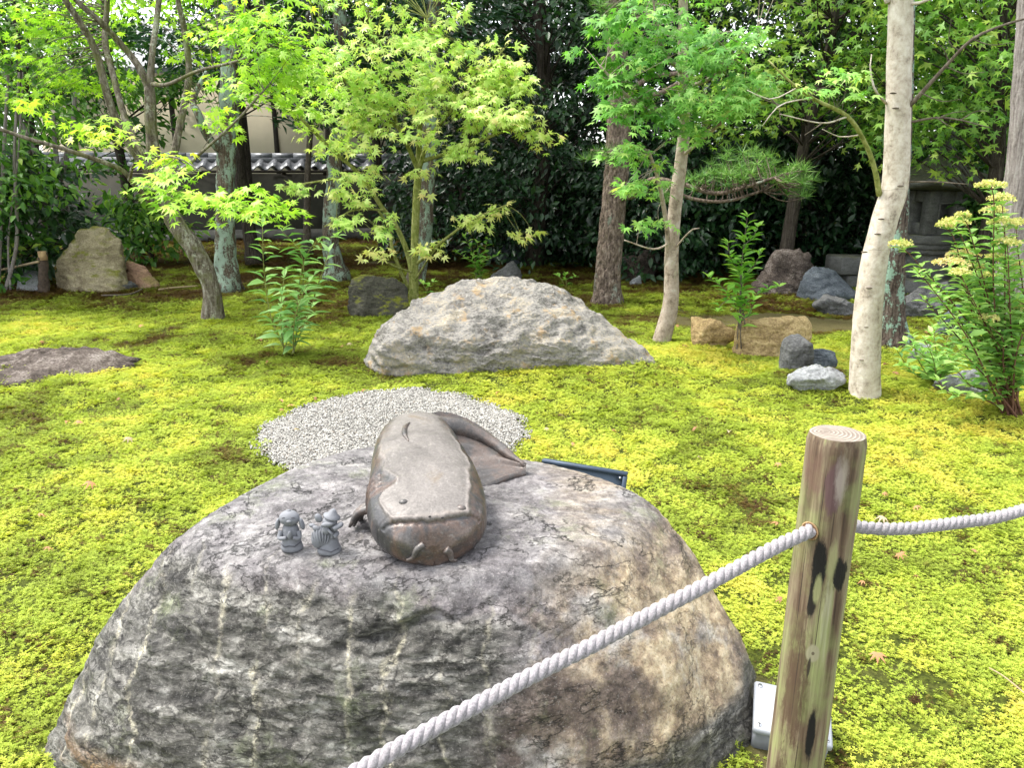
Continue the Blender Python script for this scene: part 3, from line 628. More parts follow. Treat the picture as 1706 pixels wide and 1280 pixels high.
for (path, r0) in (([(706, 908), (694, 916), (688, 928), (678, 932)], .010), ([(742, 915), (749, 921), (752, 932), (762, 936)], .011)):
    pp = []
    for k, (px, py) in enumerate(path):
        h_, n_ = pix_on(ct_, px, py)
        if h_ is None: h_ = pp[-1]+np.array([.01, 0, -.006]); n_ = np.array([0, -1, 0])
        pp.append(h_+n_*(.001+.004*k/3))
    pp = resample(np.array(pp), 14); V_, F_ = tube(pp, r0*np.linspace(1, .35, 14), 10); cpart('barbel', V_, F_)
pp = []
for px, py in ((683, 704), (675, 713), (674, 724), (681, 736)):
    h_, n_ = pix_on(ct_, px, py); pp.append(h_)
pp = resample(np.array(pp), 14); V_, F_ = tube(pp+np.array([0, 0, .001]), .0085*np.sin(np.linspace(.15, 3.0, 14)), 8); cpart('dorsal_fin', V_, F_)
# left pectoral fin reaching down to the stone with a spiny edge
h_, n_ = pix_on(ct_, 596, 852); root = h_
mb = MB()
for k in range(7):
    f = k/6; tip = root+np.array([-.045+.02*f, -.005+.06*f, -.05+.010*np.sin(k*2)]); pth = resample(np.array([root+np.array([.01, .03*f, 0]), (root+tip)/2+np.array([0, 0, .012]), tip]), 8)
    V_, F_ = tube(pth, np.linspace(.014, .004, 8), 8); mb.add(V_, F_)
V_, F_ = mb.get(); cpart('pectoral_fin', V_, F_)
# tail: broad ribbed fan curling to the right, draped on the stone
nu, nv = 70, 40
u = np.linspace(0, 1, nu)[:, None]*np.ones((1, nv)); v_ = np.linspace(0, 1, nv)[None]*np.ones((nu, 1))
topc_ = resample(np.array([(-.29, 2.40, .17), (-.235, 2.46, .165), (-.15, 2.475, .135), (-.06, 2.44, .085), (.005, 2.385, .045), (.045, 2.335, .022)]), nu)
botc_ = resample(np.array([(-.20, 2.22, .03), (-.175, 2.20, .012), (-.13, 2.19, .004), (-.07, 2.215, .010), (-.015, 2.26, .016), (.045, 2.315, .012)]), nu)
S = topc_[:, None]*(1-v_[..., None])+botc_[:, None]*v_[..., None]
bz = np.array([on_boulder(x, y) for x, y in zip(topc_[:, 0], topc_[:, 1])])
S[..., 2] += bz.mean()+.004-.055*np.sin(np.pi*v_)*(1-u)**.7*(u < 1)
ribs = .0022*np.sin(v_*34+u*9)*sstep(.12, .3, v_)+.010*np.exp(-((v_-.30-.1*u)/.07)**2)-.006*np.exp(-((v_-.12)/.06)**2)
S[..., 2] += ribs; S[..., 2] = np.maximum(S[..., 2], bz.mean()-.01)
T_ = S-np.array([0, .004, .022]); Vt = np.vstack([S.reshape(-1, 3), T_.reshape(-1, 3)]); n0 = nu*nv
i, j = np.meshgrid(np.arange(nu-1), np.arange(nv-1), indexing='ij'); a = (i*nv+j).ravel()
f1 = np.concatenate([np.stack([a, a+nv, a+nv+1], 1), np.stack([a, a+nv+1, a+1], 1)]); Ft = [f1, f1[:, ::-1]+n0]
def rim(idx):
    q0, q1 = idx[:-1], idx[1:]; return np.concatenate([np.stack([q0, q1, q1+n0], 1), np.stack([q0, q1+n0, q0+n0], 1)])
g = np.arange(n0).reshape(nu, nv); Ft += [rim(g[:, 0]), rim(g[:, -1]), rim(g[0]), rim(g[-1])]
cpart('tail_fin', Vt, np.concatenate(Ft))
tk = resample(np.array([(-.285, 2.36, .12), (-.24, 2.425, .125), (-.165, 2.448, .112), (-.085, 2.43, .082), (-.015, 2.38, .048), (.04, 2.335, .024)])+np.array([0, 0, bz.mean()]), 40)
V_, F_ = tube(tk, np.interp(np.linspace(0, 1, 40), [0, .25, .6, 1], [.040, .036, .024, .009]), 20); V_ = V_+.003*fbm(V_*22, 3)[:, None]; cpart('tail', V_, F_)

# ------------------------------------------------------------------ two clay figurines beside the catfish
clay = plain('grey_clay', (.15, .155, .17), .75, .15, 60, bump=.25)
clay_dk = plain('grey_clay_line', (.07, .07, .08), .85, .1, 60)
def fig_base(px, py):
    h_, n_ = pix_on(bt, px, py); return h_
o = fig_base(487, 916); K = .112                                   # total height
fg = empty('figurine', o, 'grey clay dog figurine with long hanging ears praying on the boulder', 'figurine')
R_ = rotm(0, 0, .35)
def fp(name, V_, F_, mat=clay, parent=fg, label=None): return obj(name, V_, F_, mat, parent)
V_, F_ = lathe(np.array([(0, 0), (.20, 0), (.245, .03), (.25, .10), (.225, .18), (.205, .34), (.19, .50), (.165, .60), (.08, .66), (0, .67)])*K, o, 28, (1, .85)); bd = fp('body', V_, F_)
V_, F_ = tube(o+K*np.array([(-.24, -.06, .20), (-.12, -.19, .16), (.0, -.215, .2), (.12, -.19, .17), (.23, -.05, .22)]), .012*K*1.2, 6); fp('robe_fold', V_, F_, clay_dk, bd)
V_, F_ = ellipsoid(o+K*np.array([0, -.02, .80]), K*np.array([.23, .21, .185]), 3, rotm(-.25, .1, 0)); hd = fp('head', V_, F_)
V_, F_ = ellipsoid(o+K*np.array([.0, -.02, .975]), K*np.array([.05, .05, .035]), 2); fp('topknot', V_, F_, parent=hd)
V_, F_ = ellipsoid(o+K*np.array([.04, -.21, .80]), K*np.array([.06, .05, .045]), 2); fp('muzzle', V_, F_, parent=hd)
for sx_ in (-1, 1):
    V_, F_ = ellipsoid(o+K*np.array([.275*sx_, -.03, .66]), K*np.array([.055, .08, .15]), 3, rotm(0, -.22*sx_, 0)); fp('ear', V_, F_)
    e = o+K*np.array([.03+.10*sx_, -.19, .875]); V_, F_ = tube(resample(e+K*np.array([(-.05, .012, -.012), (0, -.012, .018), (.05, .012, -.012)]), 7), .011*K, 5); fp('closed_eye', V_, F_, clay_dk, hd)
    V_, F_ = tube(resample(o+K*np.array([(.20*sx_, -.06, .50), (.22*sx_, -.14, .36), (.07*sx_+.03, -.22, .40)]), 10), K*np.linspace(.06, .045, 10), 10); fp('arm', V_, F_)
V_, F_ = ellipsoid(o+K*np.array([.04, -.235, .47]), K*np.array([.055, .045, .12]), 3, rotm(.15, .15, 0)); fp('praying_hands', V_, F_)

o = fig_base(549, 920); K = .125
fg = empty('figurine', o, 'grey clay figurine with a ribbed shell pack and pointed hat close to the catfish', 'figurine')
V_, F_ = lathe(np.array([(0, 0), (.21, 0), (.245, .03), (.24, .09), (.20, .20), (.175, .34), (.15, .46), (.09, .55), (0, .58)])*K, o, 28, (1, .85)); bd = obj('body', V_, F_, clay, fg)
V_, F_ = tube(o+K*np.array([(-.22, -.08, .12), (-.08, -.205, .15), (.08, -.20, .10), (.22, -.09, .13)]), .012*K, 6); obj('robe_fold', V_, F_, clay_dk, bd)
# ribbed shell: fan of tapered ridges on the left side
shell = MB(); sc_ = o+K*np.array([-.10, -.12, .16])
V_, F_ = ellipsoid(o+K*np.array([-.16, -.06, .36]), K*np.array([.17, .13, .25]), 3, rotm(0, .28, 0)); sh = obj('shell', V_, F_, clay, fg)
for k in range(7):
    t_ = (k-3)/3; tipp = o+K*np.array([-.16+.17*t_+.03, -.165+.05*abs(t_), .56-.06*t_*t_]); pth = resample(np.array([sc_, (sc_+tipp)/2+K*np.array([.05*t_, -.045, 0]), tipp]), 9)
    V_, F_ = tube(pth, K*.022*np.sin(np.linspace(.4, 2.7, 9)), 6); obj('rib', V_, F_, clay, sh)
V_, F_ = ellipsoid(o+K*np.array([.06, -.05, .70]), K*np.array([.15, .14, .13]), 3); hd = obj('head', V_, F_, clay, fg)
V_, F_ = lathe(np.array([(0, 0), (.17, 0), (.175, .02), (.11, .05), (.05, .16), (.0, .20)])*K, (0, 0, 0), 18); V_ = V_@rotm(0, .30, 0).T+o+K*np.array([.10, -.03, .79]); obj('hat', V_, F_, clay, hd)
for a_, b_, rx_ in (((-.16, -.06, .78), (.075, .05, .10), -.35), ((-.30, -.03, .60), (.075, .05, .045), .3), ((-.20, -.10, .57), (.09, .05, .06), .4), ((.0, -.16, .56), (.075, .05, .09), -.2)):
    V_, F_ = ellipsoid(o+K*np.array(a_), K*np.array(b_), 3, rotm(0, rx_, 0)); obj('petal', V_, F_, clay, fg)
V_, F_ = ellipsoid(o+K*np.array([.04, -.18, .70]), K*np.array([.13, .06, .055]), 3, rotm(0, -.15, 0)); obj('snout', V_, F_, clay, hd)
for z0, z1, xx in ((.66, .60, .30), (.47, .42, .20)):
    V_, F_ = tube(resample(o+K*np.array([(.08, -.10, z0-.10), (xx, -.10, z0), (.16, -.20, z1)]), 10), K*np.linspace(.05, .055, 10), 10); obj('arm', V_, F_, clay, fg)
V_, F_ = tube(o+K*np.array([(.05, -.20, .60), (.17, -.19, .44)]), K*.03, 8); obj('flute', V_, F_, clay, fg)

# ------------------------------------------------------------------ rope fence: log post and rope
PT = P(1395, 722, 1.293); PB = np.array([PT[0]-.012, 1.292, -.25])
b = NB('weathered_log'); uv = b.n('UVMap', uv_map='log').outputs[0]; u_, w_ = b.sep(uv)[:2]; oc = b.oc()
g1 = b.noise(b.scale(oc, (9, 9, .55)), 4, 6, .6, .3); g2 = b.noise(b.scale(oc, (60, 60, 1.6)), 4, 4, .6); g3 = b.noise(oc, 9, 5)
c = b.ramp(g1, [(.30, (.03, .018, .012)), (.43, (.095, .062, .038)), (.52, (.175, .135, .085)), (.61, (.23, .23, .105)), (.72, (.32, .30, .21))])
c = b.mix(b.ramp(g3, [(.47, 0.0), (.64, .5)]), c, (.22, .26, .09))
c = b.mix(.4, c, b.ramp(g2, [(.3, (.1, .1, .1)), (.7, (.8, .8, .8))]), 'SOFT_LIGHT')
nn = b.math('MULTIPLY', b.math('SUBTRACT', b.noise(b.scale(oc, (3.2, 3.2, .8)), 16, 8, .8), .5), 3.4)
def blob(cu, cv, ru, rv, soft=.25, jit=1.0):
    du = b.math('DIVIDE', b.math('SUBTRACT', u_, cu), ru); dv = b.math('DIVIDE', b.math('SUBTRACT', w_, cv), rv)
    d2 = b.math('SQRT', b.math('ADD', b.math('MULTIPLY', du, du), b.math('MULTIPLY', dv, dv)))
    return b.ramp(b.math('ADD', d2, b.math('MULTIPLY', nn, jit)), [(1-soft, 1.0), (1.0, 0.0)])
UFRONT = .5
def mark(col, amt, *a, **k):
    global c
    c = b.mix(b.math('MULTIPLY', blob(*a, **k), amt), c, col)
# u runs 0..1 across the front half seen from the camera (left to right), w = metres below the top
mark((.07, .04, .025), .85, .32, .50, .22, .16, soft=.5); mark((.065, .038, .024), .9, .30, .82, .16, .22, soft=.5); mark((.12, .07, .05), .6, .20, .06, .2, .06, soft=.6)
mark((.10, .065, .04), .8, .50, .25, .30, .085, soft=.6, jit=.8); mark((.10, .065, .04), .8, .70, .59, .13, .085, soft=.6, jit=.6)
for cu_, cv_, rv_ in ((.40, .12, .09), (.58, .36, .10), (.33, .46, .12), (.72, .70, .11), (.50, .66, .07), (.62, .16, .06), (.22, .30, .12)): mark((.035, .024, .016), .85, cu_, cv_, .011, rv_, soft=.5, jit=.5)
mark((.008, .007, .006), 1, .47, .235, .15, .055, jit=.55); mark((.008, .007, .006), 1, .82, .25, .12, .032, jit=.8); mark((.008, .007, .006), .95, .44, .30, .08, .05, jit=.5)
mark((.26, .26, .12), .85, .50, .285, .075, .032, soft=.4, jit=.55); mark((.26, .26, .12), .7, .68, .225, .09, .05, soft=.4, jit=.6)
mark((.007, .006, .006), 1, .70, .59, .085, .06, jit=.35); mark((.02, .02, .018), 1, .66, .78, .09, .03, jit=.8)
mark((.09, .05, .05), .9, .56, .09, .15, .055, jit=.6); mark((.34, .30, .25), .6, .66, .072, .13, .052, soft=.6, jit=.7)
mark((.26, .24, .15), 1, .56, .415, .13, .020, jit=.2); mark((.10, .08, .05), 1, .56, .415, .03, .004, jit=.1); mark((.03, .022, .016), .9, .52, .445, .028, .022, jit=.4)
logm = b.bsdf(c, .7, b.bump(b.math('ADD', g2, g1), .35, .006), spec=.3)
b = NB('log_end'); oc = b.oc(); q = b.sep(oc); rr = b.math('SQRT', b.math('ADD', b.math('POWER', b.math('ADD', q[0], .006), 2.0), b.math('POWER', b.math('SUBTRACT', q[1], .004), 2.0)))
rg = b.math('SINE', b.math('MULTIPLY', b.math('ADD', rr, b.math('MULTIPLY', b.noise(oc, 30, 3), .006)), 900))
c = b.mix(b.ramp(rg, [(.2, 0.0), (.8, 1.0)]), (.17, .14, .11), (.30, .265, .22)); c = b.mix(b.ramp(b.noise(oc, 40, 5), [(.45, 0.0), (.7, .6)]), c, (.12, .09, .07))
endm = b.bsdf(c, .85, b.bump(rg, .3, .003))
n_r, n_s = 90, 64; f = np.linspace(0, 1, n_r)[:, None]; thp = (np.arange(n_s)*2*np.pi/n_s)[None]
axis = PT[None, None]*(1-f[..., None])+PB[None, None]*f[..., None]
rad = .0495+.006*f; wn_ = fbm(np.stack([np.cos(thp)*1.2*np.ones_like(f), np.sin(thp)*1.2*np.ones_like(f), f*4*np.ones_like(thp)], -1).reshape(-1, 3), 4).reshape(n_r, n_s)
rad = rad*np.where(f < .006, .93+.07*(f/.006)**.5, 1)+.0022*wn_
Vp = axis+np.stack([np.cos(thp)*rad, np.sin(thp)*rad, np.zeros_like(rad)], -1); Vp = Vp.reshape(-1, 3)
i, j = np.meshgrid(np.arange(n_r-1), np.arange(n_s), indexing='ij'); k = (j+1) % n_s
Fp = np.stack([i*n_s+j, (i+1)*n_s+j, (i+1)*n_s+k, i*n_s+k], -1).reshape(-1, 4)
post = empty('fence_post', (PB[0], PB[1], 0), 'greenish weathered round log post with black stains holding the rope', 'post')
ob = obj('log', Vp, Fp, logm, post)
uvl = ob.data.uv_layers.new(name='log'); face_dir = math.atan2(-PT[1], -PT[0])
li = np.zeros(len(ob.data.loops), dtype=np.int32); ob.data.loops.foreach_get('vertex_index', li)
ang = (li % n_s)*2*np.pi/n_s; dang = (ang-face_dir+np.pi) % (2*np.pi)-np.pi
uu = .5+.5*np.sin(np.clip(dang, -np.pi/2, np.pi/2)); uu = np.where(np.abs(dang) > np.pi/2, -1.0, uu); ww = (li//n_s)/(n_r-1)*(PT[2]-PB[2])
uvl.data.foreach_set('uv', np.stack([uu, ww], 1).astype(np.float32).ravel())
Vd = np.vstack([PT+np.array([0, 0, .0022]), Vp[:n_s]]); Vd[1:, 2] += .0
obj('cut_end', Vd, np.array([[0, 1+k, 1+(k+1) % n_s] for k in range(n_s)]), endm, post, smooth=False)
# rope hole: the drilled rim, darker wood inside, facing left and front
HZ = P(1350, 886, 1.26); ax0 = PT+(PB-PT)*((PT[2]-HZ[2])/(PT[2]-PB[2]))
hd_ = np.array([-.80, -.60, 0]); hc = ax0+hd_*.0505; hc[2] = HZ[2]
V_, F_ = tube([hc-hd_*.02, hc+hd_*.0016], [.0155, .0155], 24); obj('hole', V_, F_, plain('drilled_wood', (.13, .065, .03), .9, .4, 60), post)
tq = np.linspace(0, 2*np.pi, 25); s1 = np.cross(hd_, [0, 0, 1]); V_, F_ = tube(np.array([hc+hd_*.001+.0158*(s1*np.cos(a_)+np.array([0, 0, 1])*np.sin(a_)) for a_ in tq]), .0016, 6, cap=False); obj('hole_rim', V_, F_, plain('rim_wood', (.24, .15, .07), .9, .4, 60), post)

b = NB('rope_fibre'); oc = b.oc(); f1_ = b.noise(oc, 260, 4, .7); f2_ = b.noise(oc, 14, 3)
c = b.mix(f2_, b.ramp(f1_, [(.25, (.15, .138, .15)), (.7, (.37, .345, .37))]), b.ramp(f1_, [(.25, (.11, .10, .098)), (.7, (.31, .29, .285))]))
ropem = b.bsdf(c, .95, b.bump(f1_, .7, .003), spec=.1, sheen=.3)
lp_ = [P(560, 1300, .83), P(700, 1225, .90), P(900, 1120, 1.0), P(1100, 1016, 1.11), P(1250, 934, 1.19), hc+hd_*.004]
lp_.insert(0, lp_[0]+(lp_[0]-lp_[1])*1.6+np.array([0, 0, .05]))
rp_ = [ax0+np.array([.0, .01, hc[2]-ax0[2]]), P(1435, 879, 1.345), P(1500, 881, 1.37), P(1600, 872, 1.42), P(1706, 850, 1.48), P(1900, 790, 1.6)]
rope_path = resample(np.array(lp_+rp_), 900); rope_path = rope_path+.0025*np.stack([fbm(rope_path*6+k, 2) for k in (1, 5, 9)], 1)
tt_ = np.gradient(rope_path, axis=0); tt_ /= np.linalg.norm(tt_, axis=1)[:, None]; al = np.concatenate([[0], np.cumsum(np.linalg.norm(np.diff(rope_path, axis=0), axis=1))])
s_a = np.cross(tt_, [0, 0, 1.]); s_a /= np.linalg.norm(s_a, axis=1)[:, None]; s_b = np.cross(s_a, tt_)
rope = empty('rope', (PT[0], PT[1], hc[2]), 'pale twisted rope threaded through the log post', 'rope')
worn = sstep(.5, .75, (rope_path[:, 0]-.3))                         # the right half is worn fuzzy
rngr = np.random.RandomState(8)
for k in range(3):
    a_ = al/.052*2*np.pi+k*2*np.pi/3
    cc = rope_path+.0062*(s_a*np.cos(a_)[:, None]+s_b*np.sin(a_)[:, None]); V_, F_ = tube(cc, .0066, 12); V_ = V_+.0006*fbm(V_*180, 2)[:, None]; obj('strand', V_, F_, ropem, rope)
mb = MB()
for q in range(2600):
    k = rngr.randint(5, 890); a_ = rngr.rand()*6.28; nrm_ = s_a[k]*np.cos(a_)+s_b[k]*np.sin(a_)
    if rngr.rand() > .35+.65*worn[k]: continue
    p0 = rope_path[k]+nrm_*.011; p1 = p0+nrm_*(.002+.004*rngr.rand())+rngr.normal(size=3)*.0025+tt_[k]*rngr.normal()*.004; wv_ = np.cross(p1-p0, nrm_+.01)
    wv_ = wv_/(np.linalg.norm(wv_)+1e-9)*.0004; mb.add([p0-wv_, p0+wv_, p1], [[0, 1, 2]])
mb.build('loose_fibres', ropem, rope, kind='stuff')

# ------------------------------------------------------------------ grey junction box behind the post
plast = plain('grey_plastic', (.24, .255, .28), .45, .06, 20, bump=.05); plast_dk = plain('grey_plastic_base', (.17, .18, .20), .5, .1, 20, bump=.05); steel = plain('steel', (.55, .55, .56), .3, .1, 40, metal=1.0)
jc = np.array([.757, 1.775, .075]); Rj = rotm(.30, .06, -.28)
jb = empty('junction_box', (jc[0], jc[1], 0), 'light grey electrical box on the ground behind the log post', 'junction box')
V_, F_ = box(jc+Rj@np.array([0, 0, -.045]), (.094, .072, .045), Rj, .006); obj('base', V_, F_, plast_dk, jb, smooth=False)
V_, F_ = box(jc+Rj@np.array([0, 0, .012]), (.1, .078, .012), Rj, .005); obj('lid', V_, F_, plast, jb, smooth=False)
for sx_ in (-1, 1):
    for sy_ in (-1, 1):
        q0 = jc+Rj@np.array([.085*sx_, .062*sy_, .024]); V_, F_ = tube([q0-Rj[:, 2]*.002, q0+Rj[:, 2]*.002], .006, 14); sc_o = obj('screw', V_, F_, steel, jb, smooth=False)
        V_, F_ = box(q0+Rj[:, 2]*.0022, (.005, .0009, .0006), Rj@rotm(0, 0, .7*sx_+sy_)); obj('slot', V_, F_, blk, sc_o, smooth=False)

# ------------------------------------------------------------------ floodlight behind the boulder
navy = plain('navy_coated_metal', (.035, .055, .085), .45, .15, 25, metal=.2, bump=.05); navy2 = plain('navy_recess', (.055, .085, .12), .5, .12, 25, metal=.2)
YF = 2.98; TL, TR = P(905, 764, YF+.05), P(1046, 787, YF-.05); cF = (TL+TR)/2; ex_ = (TR-TL); wF = np.linalg.norm(ex_); ex_ /= wF
up_ = np.array([.04, .25, .95]); up_ -= ex_*np.dot(up_, ex_); up_ /= np.linalg.norm(up_); nF = np.cross(ex_, up_); RF = np.stack([ex_, nF, up_], 1)
if nF[1] > 0: pass
hF = .23; cen = cF-up_*hF/2
fl_ = empty('floodlight', (cen[0], cen[1], 0), 'dark blue rectangular floodlight housing behind the boulder', 'floodlight')
sgn = -1 if nF[1] > 0 else 1      # towards the camera
V_, F_ = box(cen-RF@np.array([0, sgn*.010, 0]), (wF/2-.003, .010, hF/2-.003), RF, .004); obj('back_panel', V_, F_, navy2, fl_, smooth=False)
for (lx, lz, hx_, hz_2) in ((0, hF/2-.008, wF/2, .008), (0, -hF/2+.008, wF/2, .008), (-wF/2+.008, 0, .008, hF/2-.0165), (wF/2-.008, 0, .008, hF/2-.0165)):
    V_, F_ = box(cen+RF@np.array([lx, 0, lz]), (hx_, .022, hz_2), RF, .003); obj('frame_bar', V_, F_, navy, fl_, smooth=False)
for sx_ in (-1, 1):
    for sz_ in (-1, 1):
        q0 = cen+RF@np.array([sx_*(wF/2-.026), sgn*.004, sz_*(hF/2-.026)]); V_, F_ = tube([q0, q0+RF[:, 1]*sgn*.012], .010, 14); obj('screw_boss', V_, F_, navy, fl_)
        V_, F_ = ellipsoid(q0+RF[:, 1]*sgn*.013, (.0045,)*3, 2); obj('screw', V_, F_, steel, fl_)
V_, F_ = tube([cen-up_*hF*.4, np.array([cen[0], cen[1]-.02, -.05])], .014, 10); obj('stake', V_, F_, navy, fl_)
# ------------------------------------------------------------------ leaves
def maple_leaf(nl=7):
    if nl == 7: A = np.radians([-128, -84, -42, 0, 42, 84, 128]); L = np.array([.42, .72, .94, 1.0, .94, .72, .42])
    else: A = np.radians([-100, -48, 0, 48, 100]); L = np.array([.62, .92, 1.0, .92, .62])
    V = [(0, 0, .05)]; va = np.concatenate([[A[0]-.45], (A[:-1]+A[1:])/2, [A[-1]+.45]]); vr = np.concatenate([[.12], np.full(len(A)-1, .36), [.12]])
    for a, r in zip(va, vr): V.append((np.sin(a)*r, np.cos(a)*r, .0))
    for a, l in zip(A, L): V.append((np.sin(a)*l, np.cos(a)*l, -.20*l*l))
    n = len(A); F = []
    for k in range(n): F += [(0, 1+k, 2+n+k), (0, 2+n+k, 2+k)]
    return np.array(V), np.array(F)[:, ::-1]
def oval_leaf(w=.42, fold=.12, droop=.18):
    V = [(0, 0, 0), (-w*.5, .38, fold), (0, .42, 0), (w*.5, .38, fold), (-w*.38, .72, fold*.8-droop*.4), (w*.38, .72, fold*.8-droop*.4), (0, .75, -droop*.4), (0, 1.1, -droop)]
    F = [(0, 2, 1), (0, 3, 2), (1, 2, 6), (1, 6, 4), (2, 3, 5), (2, 5, 6), (4, 6, 7), (6, 5, 7)]
    return np.array(V), np.array(F)
def quad_leaf(w=.5): return np.array([(0, 0, 0), (-w/2, .5, .1), (0, 1, -.1), (w/2, .5, .1)], float), np.array([(0, 2, 1), (0, 3, 2)])
M7, M5, OV, OV2, QL, QN = maple_leaf(7), maple_leaf(5), oval_leaf(.5), oval_leaf(.36, .08, .22), quad_leaf(), quad_leaf(.22)
def frames(tip, nrm):
    """columns x,y(tip),z(normal)"""
    y = tip/(np.linalg.norm(tip, axis=1)[:, None]+1e-9); z = nrm-y*(nrm*y).sum(1)[:, None]; z /= np.linalg.norm(z, axis=1)[:, None]+1e-9
    return np.stack([np.cross(y, z), y, z], -1)
def leaf_mesh(shape, pos, R, size, tint):
    V0, F0 = shape; n = len(pos); V = (np.einsum('nij,kj->nki', R, V0)*np.asarray(size)[:, None, None]+pos[:, None]).reshape(-1, 3)
    F = (F0[None]+(np.arange(n)*len(V0))[:, None, None]).reshape(-1, 3); return V, F, np.repeat(tint, len(F0))
class Leaves:
    def __init__(s): s.p, s.t, s.n, s.s, s.c = [], [], [], [], []
    def add(s, p, t, n, sz, c): s.p.append(p); s.t.append(t); s.n.append(n); s.s.append(sz); s.c.append(c)
    def arr(s): return [np.array(a) for a in (s.p, s.t, s.n, s.s, s.c)]
_variants = {}
def leaf_variants(key, shape, mat):
    if key not in _variants:
        out = []
        for k in range(10):
            V, F = shape; me = np_mesh('leaf', V, F, False, {'tint': ('FACE', np.full(len(F), (k+.5)/10))}); me.materials.append(mat); out.append(me)
        _variants[key] = out
    return _variants[key]
def plant_leaves(lv, key, shape, mat, parent, singles=300, rest='crown', yoff=None, minpx=9):
    """the largest-showing leaves become leaf objects, the rest one mesh"""
    p, t, n, sz, c = lv.arr(); R = frames(t, n); px, py, d = proj(p)
    vis = (px > 0) & (px < 1706) & (py > 0) & (py < 1280) & (d > .3); show = np.where(vis, sz/d*FPX, 0)
    order = np.argsort(-show); pick = order[:singles]; pick = pick[show[pick] > minpx]; keep = np.ones(len(p), bool); keep[pick] = False
    var = leaf_variants(key, shape, mat); off = wloc(parent)
    for k in pick:
        o = bpy.data.objects.new('leaf', var[int(np.clip(c[k], 0, .999)*10)]); COL.objects.link(o); o.parent = parent
        M = Matrix(R[k].tolist()).to_4x4(); M = Matrix.Translation(Vector(p[k]-off))@M@Matrix.Scale(float(sz[k]), 4); o.matrix_local = M
    if keep.sum():
        V, F, tn = leaf_mesh(shape, p[keep], R[keep], sz[keep], np.clip(c[keep], 0, 1))
        obj(rest, V, F, mat, parent, smooth=False, attrs={'tint': ('FACE', tn)}, kind='stuff')

LM_lime = leafmat('maple_leaf_lime', [(0.1, 0.238, 0.023), (0.229, 0.431, 0.041), (0.4, 0.624, 0.066), (0.572, 0.743, 0.099), (0.686, 0.624, 0.099)], .45)
LM_yel = leafmat('maple_leaf_yellow', [(0.199, 0.408, 0.072), (0.364, 0.582, 0.125), (0.562, 0.728, 0.197), (0.741, 0.78, 0.286), (0.741, 0.612, 0.25)], .45)
LM_fresh = leafmat('maple_leaf_fresh', [(0.041, 0.15, 0.023), (0.101, 0.286, 0.046), (0.203, 0.442, 0.085), (0.351, 0.572, 0.143), (0.54, 0.598, 0.156)], .42)
LM_mid = leafmat('leaf_mid_green', [(0.015, 0.054, 0.01), (0.037, 0.114, 0.016), (0.094, 0.222, 0.029), (0.2, 0.372, 0.054), (0.338, 0.456, 0.072)], .38)
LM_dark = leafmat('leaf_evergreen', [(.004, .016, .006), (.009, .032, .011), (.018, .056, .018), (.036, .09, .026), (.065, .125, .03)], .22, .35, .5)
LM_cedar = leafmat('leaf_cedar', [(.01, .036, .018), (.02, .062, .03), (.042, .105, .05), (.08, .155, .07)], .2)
LM_stem = leafmat('leaf_stem_plant', [(0.105, 0.252, 0.063), (0.21, 0.406, 0.119), (0.345, 0.546, 0.196), (0.495, 0.63, 0.28)], .35)
LM_sap = leafmat('leaf_sapling', [(0.075, 0.224, 0.026), (0.15, 0.364, 0.046), (0.27, 0.504, 0.078), (0.42, 0.588, 0.117)], .35)
LM_shrub = leafmat('leaf_shrub', [(0.113, 0.258, 0.057), (0.209, 0.409, 0.094), (0.354, 0.544, 0.143), (0.499, 0.635, 0.215)], .35)
LM_needle = leafmat('pine_needle', [(0.039, 0.109, 0.022), (0.085, 0.207, 0.04), (0.16, 0.316, 0.062), (0.293, 0.437, 0.111)], .2)
LM_floret = leafmat('floret', [(0.5, 0.525, 0.168), (0.688, 0.65, 0.24), (0.775, 0.65, 0.312), (0.688, 0.45, 0.264)], .3, .7)

# ------------------------------------------------------------------ bark
def bark(name, cols, vsc=(10, 10, 1.2), sc=4, lich=None, lich_amt=(.52, .62), bump=.8, moss=0, rings=0):
    b = NB(name); v = b.oc(); n1 = b.noise(b.scale(v, vsc), sc, 7, .65, .3); n2 = b.noise(v, 45, 5, .65); n3 = b.noise(v, 5, 6, .65)
    c = b.ramp(b.math('MULTIPLY_ADD', b.math('SUBTRACT', n2, .5), .4, n1), [(.3+.4*i/(len(cols)-1), k) for i, k in enumerate(cols)])
    hgt = b.math('ADD', n1, b.math('MULTIPLY', n2, .4))
    if rings:
        z = b.math('ADD', b.sep(v)[2], b.math('MULTIPLY', n3, .05)); w = b.noise(b.n('CombineXYZ', {0: 0.0, 1: 0.0, 2: z}).outputs[0], 26, 3, .7)
        ln = b.ramp(w, [(.60, 0.0), (.66, 1.0)]); part = b.ramp(b.noise(b.scale(v, (6, 6, 25)), 1.6, 4), [(.45, 0.0), (.6, 1.0)])
        c = b.mix(b.math('MULTIPLY', b.math('MULTIPLY', ln, part), rings), c, tuple(x*.45 for x in cols[1])); hgt = b.math('SUBTRACT', hgt, b.math('MULTIPLY', ln, .5))
    if lich: c = b.mix(b.ramp(b.math('MULTIPLY_ADD', b.math('SUBTRACT', n2, .5), .35, b.noise(b.scale(v, (2, 2, .9)), 4.5, 7, .68)), [(lich_amt[0], 0.0), (lich_amt[1], 1.0)]), c, lich)
    if moss: c = b.mix(b.math('MULTIPLY', b.ramp(n3, [(.5, 0.0), (.62, 1.0)]), moss), c, (.10, .12, .02))
    return b.bsdf(c, .9, b.bump(hgt, bump, .02), spec=.15)
BK_maple = bark('bark_maple', [(.035, .028, .02), (.09, .075, .055), (.16, .14, .11), (.26, .25, .21)], (8, 8, 2), 4, (.30, .31, .24), (.56, .66), .7, .5)
